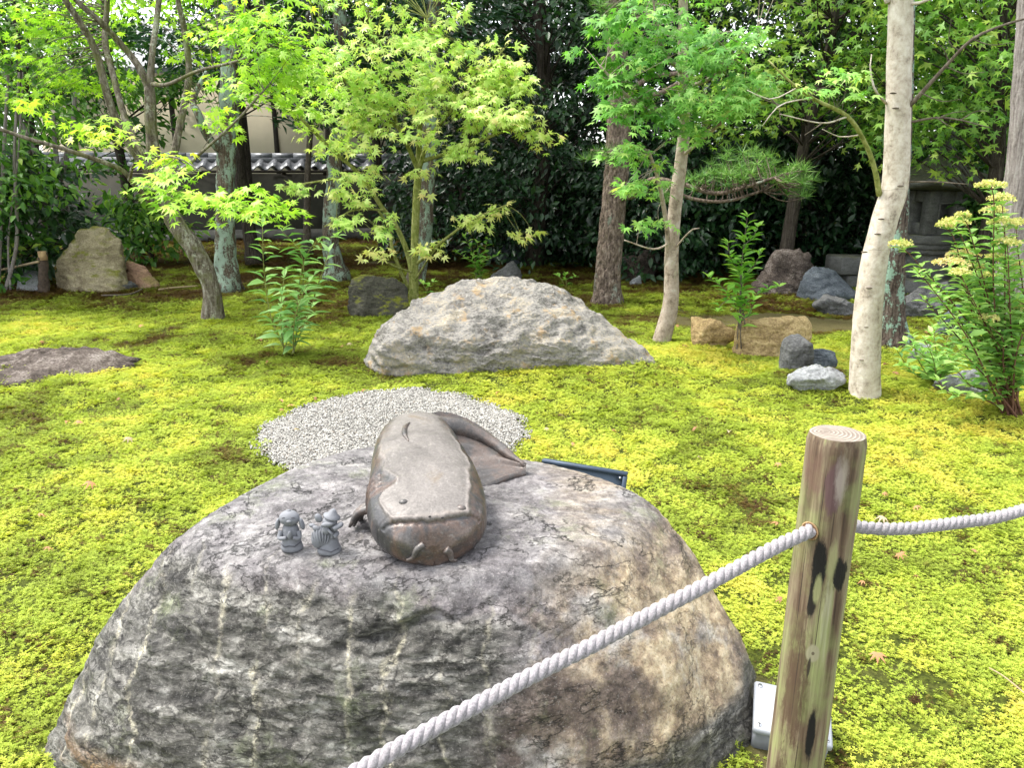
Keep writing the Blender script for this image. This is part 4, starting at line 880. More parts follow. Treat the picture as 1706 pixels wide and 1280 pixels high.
BK_cedar = bark('bark_cedar_lichen', [(.03, .022, .016), (.08, .06, .045), (.14, .11, .085), (.2, .17, .14)], (16, 16, .9), 4, (.27, .35, .28), (.47, .56), 1.0)
BK_dark = bark('bark_dark', [(.012, .009, .007), (.035, .028, .022), (.06, .05, .04), (.1, .085, .07)], (14, 14, 1.2), 4, None, bump=1.0)
BK_pine = bark('bark_pine', [(.03, .022, .018), (.10, .075, .06), (.19, .145, .115), (.30, .25, .21)], (9, 9, 3), 4, (.25, .28, .23), (.60, .70), 1.0)
BK_pale = bark('bark_pale', [(.20, .165, .13), (.38, .33, .27), (.47, .42, .355), (.56, .52, .46)], (5, 5, 4), 3, None, bump=.35, rings=.8)
BK_tan = bark('bark_tan', [(.13, .10, .075), (.27, .22, .17), (.35, .295, .24), (.42, .38, .32)], (5, 5, 4), 3, (.28, .30, .18), (.58, .70), .4, rings=.6)
BK_grey = bark('bark_grey', [(.09, .075, .07), (.19, .165, .155), (.27, .24, .225), (.36, .34, .32)], (14, 14, .9), 4, None, bump=.9)
BK_green = bark('bark_green_stem', [(.09, .10, .025), (.17, .19, .05), (.25, .26, .09), (.34, .33, .17)], (6, 6, 3), 4, None, bump=.3)
BK_twig = bark('bark_twig', [(.05, .04, .03), (.11, .09, .07), (.19, .16, .13)], (8, 8, 3), 4, None, bump=.3)

# ------------------------------------------------------------------ trees
def wpath(pl):
    """[(px,py,Y,rpx)] -> points, radii in metres"""
    pts = np.array([P(a, b_, y_) for a, b_, y_, r_ in pl]); rad = np.array([r_/FPX*depth(q) for (a, b_, y_, r_), q in zip(pl, pts)]); return pts, rad
def trunk_mesh(pl, ns=20, step=.05, rough=.12, freq=(7, 7, 2.5), seed=0, flare=1.35, plates=0, extend=None):
    pts, rad = wpath(pl)
    if extend is not None: pts = np.vstack([pts, pts[-1]+np.array(extend[:3])]); rad = np.append(rad, extend[3])
    n = max(6, int(np.linalg.norm(np.diff(pts, axis=0), axis=1).sum()/step)); q = resample(np.column_stack([pts, rad]), n); path, r = q[:, :3], np.maximum(q[:, 3], .002)
    if flare > 1: r = r*(1+(flare-1)*np.exp(-np.maximum(path[:, 2]-path[0, 2], 0)/.12)); path[0, 2] -= .06
    V, F = tube(path, r, ns); rr = np.concatenate([np.repeat(r, ns), [r[0], r[-1]]]); cen = np.vstack([np.repeat(path, ns, 0), path[:1], path[-1:]]); dn = V-cen
    q = (V-path[0])*np.array(freq)/np.maximum(.35, 1)+seed*5.1; d = rough*fbm(q*1.6, 4)
    if plates:
        k = fbm((V-path[0])*np.array([9, 9, 4])+seed, 2); d = d+plates*(sstep(.02, .16, np.abs(fbm((V-path[0])*np.array([17, 17, 5])+seed, 2)))-.7)
    V = V+dn*d[:, None]; return V, F, path, r
def limb(mb, a, b_, r0, r1, rng, sag=.08, n=10, ns=6, wob=.06, mid=None):
    a, b_ = np.asarray(a), np.asarray(b_); L = np.linalg.norm(b_-a); m = (a+b_)/2+rng.normal(size=3)*wob*L+np.array([0, 0, sag*L]) if mid is None else mid
    p = resample(np.array([a, m, b_]), n); V, F = tube(p, np.linspace(r0, r1, n), ns, cap=False); mb.add(V, F); return p
def spray(lv, rng, tip, d, n, L, size, tint, droop=.35, tilt=.35, flat=.10, spread=.55):
    """a flat, slightly drooping fan of leaves round the twig end `tip` growing along d"""
    d = np.array([d[0], d[1], d[2]*.4]); d /= np.linalg.norm(d)+1e-9; s_ = np.array([-d[1], d[0], 0]); s_ /= np.linalg.norm(s_)+1e-9; up = np.array([0, 0, 1.])
    for k in range(n):
        f = rng.rand(); sd = rng.normal()*.5; sd = np.clip(sd, -1, 1)
        p = tip+d*L*(f-.55)+s_*L*spread*sd*(1-.4*f)+up*(rng.normal()*flat*L-.25*L*(f*f*.5+sd*sd*.35)*droop*2)
        t_ = d*(.5+f)+s_*sd*1.2+rng.normal(size=3)*.25+np.array([0, 0, -droop*(.5+rng.rand())]); nn_ = up+d*.45*droop+rng.normal(size=3)*tilt+np.array([0, -.25, 0])
        lv.add(p, t_, nn_, size*(.65+.6*rng.rand()), np.clip(tint+rng.normal()*.15, 0, 1))
def crown_pads(lv, twigs, rng, pads, skel, size, nleaf=11, L=.32, tw_r=.004, tilt=.35, droop=.35):
    """pads: (px,py,Y, rx_px, ry_px, depth_m, nspray, tint). skel: (n,3) limb points to hang twigs on"""
    for (px, py, Yc, rx, ry, dz, ns_, tint) in pads:
        c = P(px, py, Yc); k = depth(c)/FPX
        for q in range(ns_):
            g_ = rng.normal(size=3); g_ *= (rng.rand()**.4)/np.linalg.norm(g_); p = c+np.array([g_[0]*rx*k, g_[1]*dz, g_[2]*ry*k])
            i_ = np.argmin(((skel-p)**2).sum(1)+rng.rand(len(skel))*.05); a = skel[i_]; dd = p-a
            out = np.array([dd[0], dd[1], 0])+rng.normal(size=3)*.25*np.linalg.norm(dd)+1e-3
            if np.linalg.norm(dd) > .08: limb(twigs, a, p, tw_r*(1+.8*np.linalg.norm(dd)), tw_r*.5, rng, .06, 6, 4)
            spray(lv, rng, p, out, nleaf, L, size, tint, droop, tilt)
def make_tree(name, label, cat, base, bark_m, trunks, limbs=(), group=None, ns=20, rough=.12, plates=0, flare=1.35, limb_ns=10, trunk_names=None, step=.05, extend=None):
    root = empty(name, base, label, cat, group); sk = []
    for k, pl in enumerate(trunks):
        V, F, path, r = trunk_mesh(pl, ns, step, rough, seed=len(label)+k, flare=flare if k == 0 or (trunk_names and trunk_names[k] == 'trunk') else 1.0, plates=plates, extend=extend if k == 0 else None)
        obj((trunk_names or ['trunk']*9)[k], V, F, bark_m, root); sk.append(path)
    for pl in limbs:
        V, F, path, r = trunk_mesh(pl, limb_ns, step, rough*.6, seed=len(label), flare=1.0); obj('limb', V, F, bark_m, root); sk.append(path)
    return root, np.vstack(sk)
def L8(y, *q): return [(a, b_, y+(e[0] if e else 0), r_) for (a, b_, r_, *e) in q]
R = np.random.RandomState

# A: leaning maple on the left
Y0 = 8.0; rg_ = R(21); base = G(355, 533)
root, sk = make_tree('maple_tree', 'leaning grey maple on the left with many forked stems and lime leaves', 'tree', base, BK_maple,
    [L8(Y0, (355, 536, 16), (350, 474, 14.5), (324, 415, 15), (290, 368, 14.5), (271, 315, 13), (255, 250, 10), (249, 144, 8.5))],
    [L8(Y0, (250, 150, 7.5), (232, 112, 6), (210, 83, 5.5), (166, 35, 5, -.2), (127, 0, 4.5, -.3), (80, -60, 3, -.4)), L8(Y0, (250, 150, 7), (254, 87, 5), (265, 0, 4.5, .2), (270, -80, 3, .3)),
     L8(Y0, (264, 308, 8), (219, 245, 7, -.2), (184, 175, 6.5, -.3), (157, 79, 6, -.4), (109, 0, 5, -.6), (70, -70, 3, -.7)), L8(Y0, (240, 265, 7), (210, 201, 5.5, .2), (185, 110, 5, .4), (175, 66, 5, .5), (179, 0, 4, .6), (180, -80, 2.5, .6)),
     L8(Y0, (275, 318, 8.5), (284, 285, 7, .1), (302, 197, 6, .3), (315, 122, 5.5, .4), (306, 44, 5, .5), (297, 0, 4.5, .5), (290, -80, 3, .6)),
     L8(Y0, (281, 356, 6.5), (250, 335, 5, -.3), (223, 306, 4.5, -.6), (197, 280, 4, -.8), (109, 249, 3.6, -1.0), (50, 232, 3.2, -1.1), (-10, 212, 3, -1.2), (-90, 190, 2, -1.3)),
     L8(Y0, (252, 140, 4, 0), (280, 140, 3, -.3), (330, 118, 2.6, -.7), (400, 100, 2.2, -1.0), (470, 70, 1.5, -1.2)), L8(Y0, (262, 300, 3.5, 0), (300, 285, 3, -.6), (340, 250, 2.4, -1.0), (390, 205, 2, -1.3), (440, 150, 1.4, -1.5)),
     L8(Y0, (230, 310, 3, -.6), (270, 318, 2.5, -1.2), (330, 325, 2, -1.6), (400, 345, 1.5, -1.9), (450, 360, 1, -2.0)), L8(Y0, (215, 300, 2.6, -.7), (230, 268, 2, -1.2), (290, 262, 1.6, -1.5), (335, 285, 1, -1.6))], rough=.14)
lv = Leaves(); tw = MB()
crown_pads(lv, tw, rg_, [(300, 330, 6.3, 70, 18, .25, 7, .5), (390, 335, 6.15, 75, 24, .28, 12, .52), (440, 352, 6.1, 40, 12, .2, 5, .55), (300, 300, 6.4, 60, 16, .25, 5, .52)], sk, .076, 11, .34, .0028)
crown_pads(lv, tw, rg_, [(170, 225, 6.8, 60, 22, .3, 5, .74), (265, 262, 6.6, 55, 16, .25, 4, .7), (100, 200, 7.2, 70, 30, .4, 5, .55)], sk, .078, 10, .30, .0028)
crown_pads(lv, tw, rg_, [(50, 40, 8.9, 120, 60, .6, 23, .5), (150, 110, 9.0, 110, 50, .6, 15, .45), (450, 60, 6.8, 100, 60, .5, 24, .52), (430, 150, 6.9, 90, 50, .5, 12, .5), (350, 40, 8.6, 100, 60, .6, 15, .5), (500, 110, 7.0, 60, 60, .5, 14, .5),
    (40, 130, 8.6, 80, 40, .5, 10, .45), (230, 20, 9.0, 150, 50, .6, 14, .45), (330, 200, 7.4, 60, 40, .4, 5, .55), (200, -90, 7.8, 320, 60, 1.4, 48, .5)], sk, .070, 15, .40, .003, tilt=.5)
tw.build('twigs', BK_maple, root, kind='stuff'); plant_leaves(lv, 'lime7', M7, LM_lime, root)

# F: slender maple in the middle
Y0 = 9.3; rg_ = R(22); base = G(689, 492)
root, sk = make_tree('maple_tree', 'slender green stemmed maple with yellow green leaves behind the pale rock', 'tree', base, BK_green,
    [L8(9.2, (690, 497, 7), (691, 407, 6.5), (694, 328, 6.5), (697, 284, 6), (700, 200, 4, -.1), (705, 110, 3, -.2), (712, 30, 2, -.2)), L8(9.2, (686, 492, 4.5), (683, 437, 4.5), (662, 381, 4.2), (636, 345, 3.8, -.1), (601, 293, 3.4, -.3), (553, 249, 3, -.5), (496, 192, 2.4, -.7))],
    [L8(9.2, (697, 284, 4.5), (680, 245, 3.6, -.1), (667, 219, 3, -.2), (640, 150, 2.4, -.4), (625, 70, 1.6, -.5)), L8(9.2, (697, 284, 4.5), (715, 232, 3.4, -.2), (745, 192, 2.8, -.4), (800, 130, 2, -.5), (840, 80, 1.4, -.5)), L8(9.2, (698, 270, 3.6), (763, 249, 3, -.4), (830, 222, 2.4, -.6), (900, 200, 1.6, -.7)),
     L8(9.2, (680, 480, 3.5), (655, 420, 2.8, -.2), (648, 380, 2.6, -.2), (630, 350, 2, -.3)), L8(9.2, (694, 440, 3), (740, 400, 2.4, -.5), (790, 365, 1.8, -.7), (860, 335, 1.2, -.8)), L8(9.2, (601, 293, 2.2, -.3), (545, 300, 1.8, -.6), (470, 312, 1.2, -.8)), L8(9.2, (640, 350, 2, -.2), (590, 350, 1.6, -.6), (540, 378, 1.2, -.8)),
     L8(9.2, (665, 215, 2.5, -.2), (590, 150, 2, -.4), (530, 80, 1.4, -.5)), L8(9.2, (690, 455, 2), (650, 440, 1.3, -.3), (610, 410, 1, -.4)), L8(9.2, (690, 470, 1.8), (715, 430, 1.3, -.3), (735, 405, 1, -.4))], ns=14, rough=.05, flare=1.1, trunk_names=['trunk', 'trunk'])
lv = Leaves(); tw = MB()
crown_pads(lv, tw, rg_, [(640, 110, 8.7, 120, 75, .6, 33, .55), (770, 110, 8.7, 105, 65, .6, 29, .6), (700, 50, 8.9, 130, 45, .6, 22, .5), (560, 150, 8.5, 90, 70, .5, 22, .5), (700, 190, 8.6, 120, 45, .5, 22, .62), (830, 190, 8.5, 70, 45, .4, 15, .62), (885, 215, 8.5, 40, 14, .25, 5, .66),
    (560, 235, 8.6, 75, 35, .4, 12, .6), (760, 240, 8.6, 60, 22, .3, 7, .62), (600, 300, 8.6, 60, 20, .3, 6, .6), (640, -40, 8.9, 200, 50, .8, 24, .5), (860, 130, 8.7, 50, 40, .4, 9, .55)], sk, .074, 17, .38, .003, tilt=.6, droop=.5)
crown_pads(lv, tw, rg_, [(500, 312, 8.3, 55, 9, .2, 4, .45), (580, 325, 8.4, 55, 18, .25, 6, .62), (590, 365, 8.3, 60, 14, .25, 6, .5), (620, 385, 8.3, 25, 12, .2, 3, .5), (820, 350, 8.5, 60, 16, .25, 5, .72), (780, 375, 8.6, 40, 18, .25, 4, .75), (870, 395, 8.4, 45, 8, .2, 3, .72),
    (730, 415, 8.8, 40, 14, .2, 4, .82), (640, 418, 8.9, 30, 8, .2, 3, .8), (690, 300, 8.9, 40, 18, .2, 3, .75)], sk, .084, 9, .28, .0026, tilt=.5, droop=.45)
tw.build('twigs', BK_green, root, kind='stuff'); plant_leaves(lv, 'yel7', M7, LM_yel, root)

# I: maple right of the pine
Y0 = 6.9; rg_ = R(23); base = G(1103, 570)
root, sk = make_tree('maple_tree', 'smooth tan trunked maple with fresh green leaves right of the pine', 'tree', base, BK_tan,
    [L8(Y0, (1101, 573, 14), (1117, 506, 13), (1119, 422, 11.5), (1124, 352, 11), (1133, 281, 10.5), (1140, 206, 9.5), (1137, 94, 8), (1138, 0, 7.5), (1130, -100, 5))],
    [L8(Y0, (1110, 443, 4), (1112, 389, 4, -.1), (1098, 305, 3.4, -.3), (1080, 250, 2.4, -.5)), L8(Y0, (1137, 120, 5), (1105, 85, 3.5, -.3), (1095, 40, 2.5, -.4), (1085, -20, 1.6, -.5)), L8(Y0, (1140, 190, 4, 0), (1060, 170, 3, -.4), (1000, 110, 2, -.6)), L8(Y0, (1138, 150, 4), (1200, 120, 3, -.4), (1260, 60, 2, -.6)),
     L8(Y0, (1136, 260, 3.5), (1190, 215, 2.6, -.4), (1240, 170, 1.8, -.6)), L8(Y0, (1122, 400, 1.8), (1090, 415, 1.4, -.2), (1040, 400, 1, -.3)), L8(Y0, (1119, 420, 1.6), (1150, 385, 1.3, -.2), (1165, 380, .8, -.2))], ns=22, rough=.06, flare=1.15)
lv = Leaves(); tw = MB()
crown_pads(lv, tw, rg_, [(1060, 60, 6.4, 90, 55, .5, 24, .45), (1170, 70, 6.3, 95, 60, .5, 29, .5), (1040, 140, 6.4, 70, 40, .4, 14, .45), (1180, 170, 6.3, 75, 40, .4, 19, .62), (1090, 185, 6.4, 80, 28, .4, 11, .5), (1230, 110, 6.3, 60, 60, .4, 16, .55), (1000, 100, 6.5, 40, 50, .3, 8, .45),
    (1070, 260, 6.4, 55, 22, .3, 7, .6), (1150, 215, 6.3, 50, 20, .3, 6, .6), (1060, 305, 6.4, 45, 18, .25, 6, .62), (1080, 370, 6.5, 20, 12, .15, 2, .65), (1130, -60, 6.6, 220, 60, .9, 37, .5)], sk, .068, 14, .30, .0026, tilt=.5, droop=.45)
tw.build('twigs', BK_tan, root, kind='stuff'); plant_leaves(lv, 'fresh7', M7, LM_fresh, root)

# J: pale smooth trunk in the right foreground
Y0 = 5.1; rg_ = R(24); base = G(1440, 664)
root, sk = make_tree('pale_tree', 'tall tree with a bent smooth pale trunk in the right foreground', 'tree', base, BK_pale,
    [L8(Y0, (1440, 668, 24.5), (1443, 562, 23), (1454, 450, 21), (1474, 366, 20.5), (1491, 309, 20.5), (1495, 225, 20), (1498, 112, 19.5), (1501, 0, 19), (1504, -120, 16))],
    [L8(Y0, (1465, 325, 5), (1458, 285, 4.5, -.05), (1443, 242, 4, -.1), (1412, 194, 3.4, -.2), (1353, 163, 2.6, -.3), (1310, 130, 1.8, -.4), (1280, 100, 1.2, -.4)),
     L8(Y0, (1500, 192, 4.5), (1535, 155, 3.8, -.1), (1580, 105, 3, -.2), (1620, 65, 2.6, -.3), (1670, 42, 2, -.3), (1730, 25, 1.6, -.3)), L8(Y0, (1508, 205, 2.2), (1560, 196, 1.7, -.1), (1600, 200, 1.3, -.2), (1650, 213, .8, -.2)),
     L8(Y0, (1476, 172, 2.4), (1458, 150, 1.8, -.1), (1450, 118, 1.4, -.1), (1452, 90, .8, -.1)), L8(Y0, (1500, 8, 3), (1540, 2, 2.4, -.1), (1580, -20, 2, -.1)), L8(Y0, (1508, 303, 1.6), (1560, 303, 1.2, -.1), (1614, 307, .7, -.2)), L8(Y0, (1480, 4, 6), (1470, -30, 5)),
     L8(Y0, (1412, 194, 1.6, -.2), (1370, 205, 1.2, -.3), (1300, 190, .8, -.4)), L8(Y0, (1353, 163, 1.4, -.3), (1300, 175, 1, -.4), (1270, 210, .6, -.4)), L8(Y0, (1330, 145, 1.2, -.35), (1285, 165, .8, -.4), (1245, 150, .5, -.4)), L8(Y0, (1430, 225, 1.2, -.1), (1400, 228, .9, -.1), (1370, 215, .6, -.2))], ns=28, rough=.05, flare=1.05, limb_ns=8)
lim_ = [o for o in root.children if o.name.split('.')[0] == 'limb']
for k_ in (1, 2, 5): lim_[k_].data.materials[0] = BK_twig
lim_[0].data.materials[0] = BK_green
lv = Leaves(); tw = MB()
for (a_, b_, c_, d_) in ((1580, 105, 1550, 60), (1620, 65, 1690, 70), (1535, 155, 1600, 165), (1600, 200, 1650, 185), (1560, 196, 1590, 215), (1560, 198, 1610, 185), (1575, 110, 1640, 120), (1370, 205, 1340, 225), (1300, 175, 1260, 160), (1285, 165, 1300, 200), (1353, 163, 1330, 120), (1600, 85, 1585, 30)):
    limb(tw, P(a_, b_, Y0-.15), P(c_, d_, Y0-.2), .004, .0015, rg_, .0, 8, 5, .08)
crown_pads(lv, tw, rg_, [(1400, 115, 4.75, 50, 25, .2, 6, .72), (1355, 150, 4.7, 25, 12, .15, 2, .75), (1430, 150, 4.8, 20, 14, .1, 2, .72)], sk, .058, 7, .16, .0018)
crown_pads(lv, tw, rg_, [(1500, -150, 5.0, 260, 50, .8, 24, .6)], sk, .075, 11, .28, .0026)
tw.build('twigs', BK_twig, root, kind='stuff'); plant_leaves(lv, 'fresh7', M7, LM_fresh, root, singles=120)
for k, (px, py) in enumerate(((1440, 420), (1437, 600), (1468, 365), (1500, 310), (1448, 480), (1488, 155), (1492, 180), (1445, 545), (1462, 390))):   # branch scars
    c_ = P(px, py, Y0-.075); V_, F_ = ellipsoid(c_, (.022, .012, .006), 2); obj('branch_scar', V_, F_, BK_twig, root)

# cedar trunks and others standing behind
def plain_tree(name, label, trunk, bark_m, seed, limbs=(), ns=18, rough=.22, pads=(), leafm=None, key=None, shape=QL, size=.07, nleaf=12, L=.35, singles=0, group=None, flare=1.5, plates=0, twig_m=None, extend=None, tilt=.5, droop=.35, base=None):
    rg = R(seed); b0 = G(trunk[0][0], trunk[0][1]) if base is None else base
    root, sk = make_tree(name, label, 'tree', b0, bark_m, [trunk], limbs, ns=ns, rough=rough, flare=flare, plates=plates, extend=extend, group=group)
    if pads:
        lv = Leaves(); tw = MB(); crown_pads(lv, tw, rg, pads, sk, size, nleaf, L, .004, tilt, droop); tw.build('twigs', twig_m or bark_m, root, kind='stuff')
        plant_leaves(lv, key, shape, leafm, root, singles)
    return root
plain_tree('cedar_tree', 'straight cedar trunk silvered with lichen behind the leaning maple', L8(10.3, (378, 478, 19), (376, 400, 16), (376, 300, 15), (381, 180, 15), (383, 60, 14), (382, -100, 12)), BK_cedar, 31,
    [L8(10.3, (374, 260, 7), (345, 225, 7, -.2), (330, 190, 6.5, -.3), (322, 165, 5, -.2), (345, 120, 4, -.1))], extend=(0, 0, 2.5, .06),
    pads=[(520, 170, 10.8, 60, 40, .6, 14, .5), (470, 110, 10.9, 110, 70, .6, 22, .45), (340, 70, 10.9, 130, 70, .8, 26, .4), (380, -120, 10.6, 260, 90, 1.6, 60, .4)], leafm=LM_cedar, key='cedar', shape=QN, size=.15, nleaf=26, L=.42)
plain_tree('dark_tree', 'short leaning dark trunk against the plaster wall', L8(12.6, (427, 432, 13), (418, 400, 11), (408, 345, 10), (400, 280, 9), (398, 180, 8)), BK_dark, 32, extend=(.2, .2, 1.6, .04), pads=[(400, 130, 12.6, 120, 80, .8, 22, .45), (420, -40, 12.4, 220, 80, 1.5, 40, .4)], leafm=LM_mid, key='midq', size=.10)
plain_tree('cedar_tree', 'dark cedar trunk with green lichen right of the stem plant', L8(11.2, (562, 462, 16), (551, 400, 14), (556, 300, 13), (562, 200, 12), (568, 60, 11)), BK_cedar, 33, extend=(0, 0, 2.5, .05),
    pads=[(580, 150, 11.4, 80, 50, .6, 16, .4), (600, 60, 11.6, 140, 80, .8, 30, .4), (590, -120, 11.2, 260, 90, 1.6, 60, .4), (560, 250, 11.6, 30, 30, .3, 4, .45)], leafm=LM_cedar, key='cedar', shape=QN, size=.15, nleaf=26, L=.42)
plain_tree('thin_tree', 'thin brown trunk in front of the dark wall bay', L8(14.0, (511, 416, 6.5), (512, 340, 5.5), (513, 280, 5), (520, 150, 4)), BK_twig, 34, extend=(0, 0, 1.5, .03), flare=1.7)
plain_tree('cedar_tree', 'lichen streaked trunk directly behind the slender maple', L8(10.6, (690, 486, 15), (704, 400, 13.5), (712, 300, 12.5), (716, 200, 12), (722, 60, 11)), BK_cedar, 35, extend=(.1, 0, 2.5, .05),
    pads=[(720, 60, 10.9, 150, 70, .8, 22, .4), (740, -120, 10.6, 280, 90, 1.6, 60, .4)], leafm=LM_cedar, key='cedar', shape=QN, size=.15, nleaf=26, L=.42)
plain_tree('dark_tree', 'dim trunk between the slender maple and the dark evergreen', L8(13.2, (772, 420, 9), (774, 330, 8), (776, 240, 8), (780, 100, 7)), BK_dark, 36, extend=(0, 0, 2, .04))
plain_tree('cedar_tree', 'blackish trunk with green lichen just behind the pale trunk', L8(6.9, (1491, 572, 22), (1488, 520, 17), (1493, 430, 15), (1500, 330, 14), (1506, 200, 13), (1510, 60, 12), (1512, -80, 10)), bark('bark_dark_lichen', [(.02, .014, .012), (.06, .045, .038), (.11, .085, .07), (.17, .14, .12)], (14, 14, 1.1), 4, (.22, .33, .26), (.52, .58), 1.0), 37, flare=1.5)
plain_tree('cedar_tree', 'grey trunk rising behind the flowering shrub at the right edge', L8(6.2, (1668, 610, 27), (1680, 500, 24), (1692, 380, 22), (1703, 240, 21), (1712, 100, 20), (1720, -60, 18)), BK_grey, 38, flare=1.3, rough=.10)

# pine with plated bark and low needle boughs
rg_ = R(41)
root, sk = make_tree('pine_tree', 'pine with thick plated bark and low needle boughs in the centre', 'tree', G(1011, 503), BK_pine,
    [L8(9.2, (1011, 506, 22), (1014, 440, 20), (1020, 370, 20), (1026, 300, 19), (1031, 215, 19), (1030, 120, 17), (1022, 0, 15), (1015, -120, 12))],
    [L8(9.2, (1028, 330, 7), (1062, 322, 6, -.3), (1085, 300, 5, -.5), (1130, 305, 4, -.7), (1190, 322, 3.6, -.9), (1240, 312, 3, -1.0), (1290, 296, 2.2, -1.1)), L8(9.2, (1090, 302, 3.5, -.5), (1150, 330, 3, -.7), (1210, 335, 2.6, -.8), (1270, 318, 2, -.8)),
     L8(9.2, (1030, 195, 6), (1070, 165, 5, -.2), (1110, 150, 4, -.3), (1170, 112, 3, -.4)), L8(9.2, (1030, 270, 4), (1010, 255, 3, -.3), (985, 250, 2, -.5)), L8(9.2, (1030, 175, 5), (1080, 130, 4, -.1), (1160, 120, 3, -.1))], ns=40, rough=.10, plates=.16, flare=1.25, step=.03, extend=(0, 0, 2, .08))
lv = Leaves(); tw = MB()
def needles(c, n, L, spread, tint, rg):
    for k in range(n):
        d = rg.normal(size=3)*np.array([1, 1, .55])+np.array([0, 0, .55]); d /= np.linalg.norm(d); lv.add(c, d, rg.normal(size=3), L*(.7+.5*rg.rand()), np.clip(tint+rg.normal()*.2, 0, 1))
for (px, py, Yc, rx, ry, dz, nn_, tn) in ((1270, 290, 8.2, 80, 22, .35, 46, .6), (1180, 300, 8.4, 70, 24, .35, 30, .5), (1230, 265, 8.4, 70, 18, .3, 22, .6), (1010, 262, 8.7, 40, 20, .25, 16, .5), (1110, 330, 8.4, 40, 12, .2, 8, .4), (1320, 300, 8.2, 35, 16, .2, 14, .6), (1060, 20, 9.0, 80, 40, .5, 26, .4), (1000, 5, 9, 50, 25, .4, 12, .55), (1330, 320, 8.2, 25, 14, .2, 8, .5)):
    c = P(px, py, Yc); k = depth(c)/FPX
    for q in range(nn_):
        g_ = rg_.normal(size=3); g_ *= rg_.rand()**.4/np.linalg.norm(g_); p_ = c+np.array([g_[0]*rx*k, g_[1]*dz, g_[2]*ry*k]); a = sk[np.argmin(((sk-p_)**2).sum(1))]
        limb(tw, a, p_, .007, .004, rg_, -.08, 6, 4)
        needles(p_, 30, .14, 1, tn, rg_)
tw.build('twigs', BK_pine, root, kind='stuff'); plant_leaves(lv, 'needle', (np.array([(-.022, 0, 0), (.022, 0, 0), (0, 1, 0)]), np.array([(0, 1, 2)])), LM_needle, root, 0)

# ------------------------------------------------------------------ background: evergreens and maples that close the view
def mass_tree(name, label, px, Yb, hw, ztop, zlo, seed, leafm, key, dens, size, tint, depth_=1.6, shape=QL, bark_m=BK_dark, trunk_r=.10, nleaf=26, spread=.34, upfrac=.5, r_top=.75):
    """free-standing tree: trunk, limbs and a crown of many leaf clumps with gaps"""
    rg = R(seed); bx0 = (px-853)/FPX*(Yb*CP+CAMZ*SP); base = np.array([bx0, Yb, float(gz(bx0, Yb))]); root = empty(name, base, label, 'tree')
    tp = resample(np.array([base+[0, 0, -.08], base+[rg.normal()*.1, rg.normal()*.1, ztop*.3], base+[rg.normal()*.25, rg.normal()*.2, ztop*.65], base+[rg.normal()*.3, rg.normal()*.2, ztop*.92]]), 24)
    V, F = tube(tp, np.linspace(trunk_r, .02, 24), 10); V = V+.015*fbm(V*6, 3)[:, None]; obj('trunk', V, F, bark_m, root)
    lv = Leaves(); tw = MB(); n = int(dens)
    for q in range(n):
        f = rg.rand(); z = zlo+(ztop-zlo)*f; a = rg.rand()*6.283; prof = hw*(np.sin(np.pi*min(1, .18+f*r_top))**.6)
        rr = prof*(.25+.75*rg.rand()**.55); c = np.array([base[0]+rr*np.cos(a), base[1]+rr*np.sin(a)*depth_/1.6, z+rg.normal()*.1]); c[2] = max(c[2], zlo*.8)
        if q % 3 == 0: t0 = tp[min(23, int(24*np.clip((c[2]-.4*rr)/ztop, .02, .98)))]; limb(tw, t0, c, .016, .004, rg, .05, 6, 4)
        dirv = np.array([np.cos(a), np.sin(a), -.1]); ti = np.clip(tint+rg.normal()*.14, 0, 1)
        g = rg.normal(size=(nleaf, 3))*spread*np.array([1, 1, .42])*.66
        lv.p.extend(c+g); lv.t.extend(dirv*.6+rg.normal(size=(nleaf, 3))*.6+np.array([0, 0, -.3])); lv.n.extend(np.array([0, -.3, 1])+rg.normal(size=(nleaf, 3))*.5)
        lv.s.extend(size*(.6+.7*rg.rand(nleaf))); lv.c.extend(np.clip(ti+rg.normal(size=nleaf)*.12, 0, 1))
    tw.build('limbs', bark_m, root, kind='stuff'); plant_leaves(lv, key, shape, leafm, root, 0); return root
mt = mass_tree
def shrub(label, px, Yb, hw, h, seed, leafm, key, dens, size, tint, shape=QL, nleaf=30, spread=.28, **k):
    return mass_tree('shrub', label, px, Yb, hw, h, .12, seed, leafm, key, dens, size, tint, shape=shape, nleaf=nleaf, spread=spread, trunk_r=.03, r_top=.6, **k)
mt('evergreen_tree', 'glossy evergreen at the far left edge by the plank', -60, 9.8, 1.6, 5.2, .9, 61, LM_mid, 'midq', 150, .11, .5, shape=OV, nleaf=34)
mt('evergreen_tree', 'tall dark evergreen behind the big upright tan rock', 90, 13, 2.35, 8.4, 1.5, 62, LM_mid, 'midq', 190, .15, .45, nleaf=38)
mt('evergreen_tree', 'dense green tree above the tiled wall left of the cedars', 235, 14.6, 2.1, 8.6, 2.6, 63, LM_mid, 'midq', 120, .15, .42, nleaf=38)
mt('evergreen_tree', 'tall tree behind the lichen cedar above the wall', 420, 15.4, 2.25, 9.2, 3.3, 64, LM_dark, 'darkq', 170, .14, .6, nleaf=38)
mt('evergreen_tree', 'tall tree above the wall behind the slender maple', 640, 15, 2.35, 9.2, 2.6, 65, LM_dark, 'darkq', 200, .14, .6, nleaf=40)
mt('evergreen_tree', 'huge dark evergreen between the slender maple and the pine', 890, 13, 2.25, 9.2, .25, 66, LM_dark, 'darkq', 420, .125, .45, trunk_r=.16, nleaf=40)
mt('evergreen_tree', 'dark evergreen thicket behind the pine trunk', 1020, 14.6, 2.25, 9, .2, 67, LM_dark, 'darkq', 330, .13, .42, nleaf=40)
mt('evergreen_tree', 'dark leafy tree behind the tan trunked maple', 1170, 12.8, 2.25, 8.8, .2, 68, LM_dark, 'darkq', 420, .125, .48, nleaf=40)
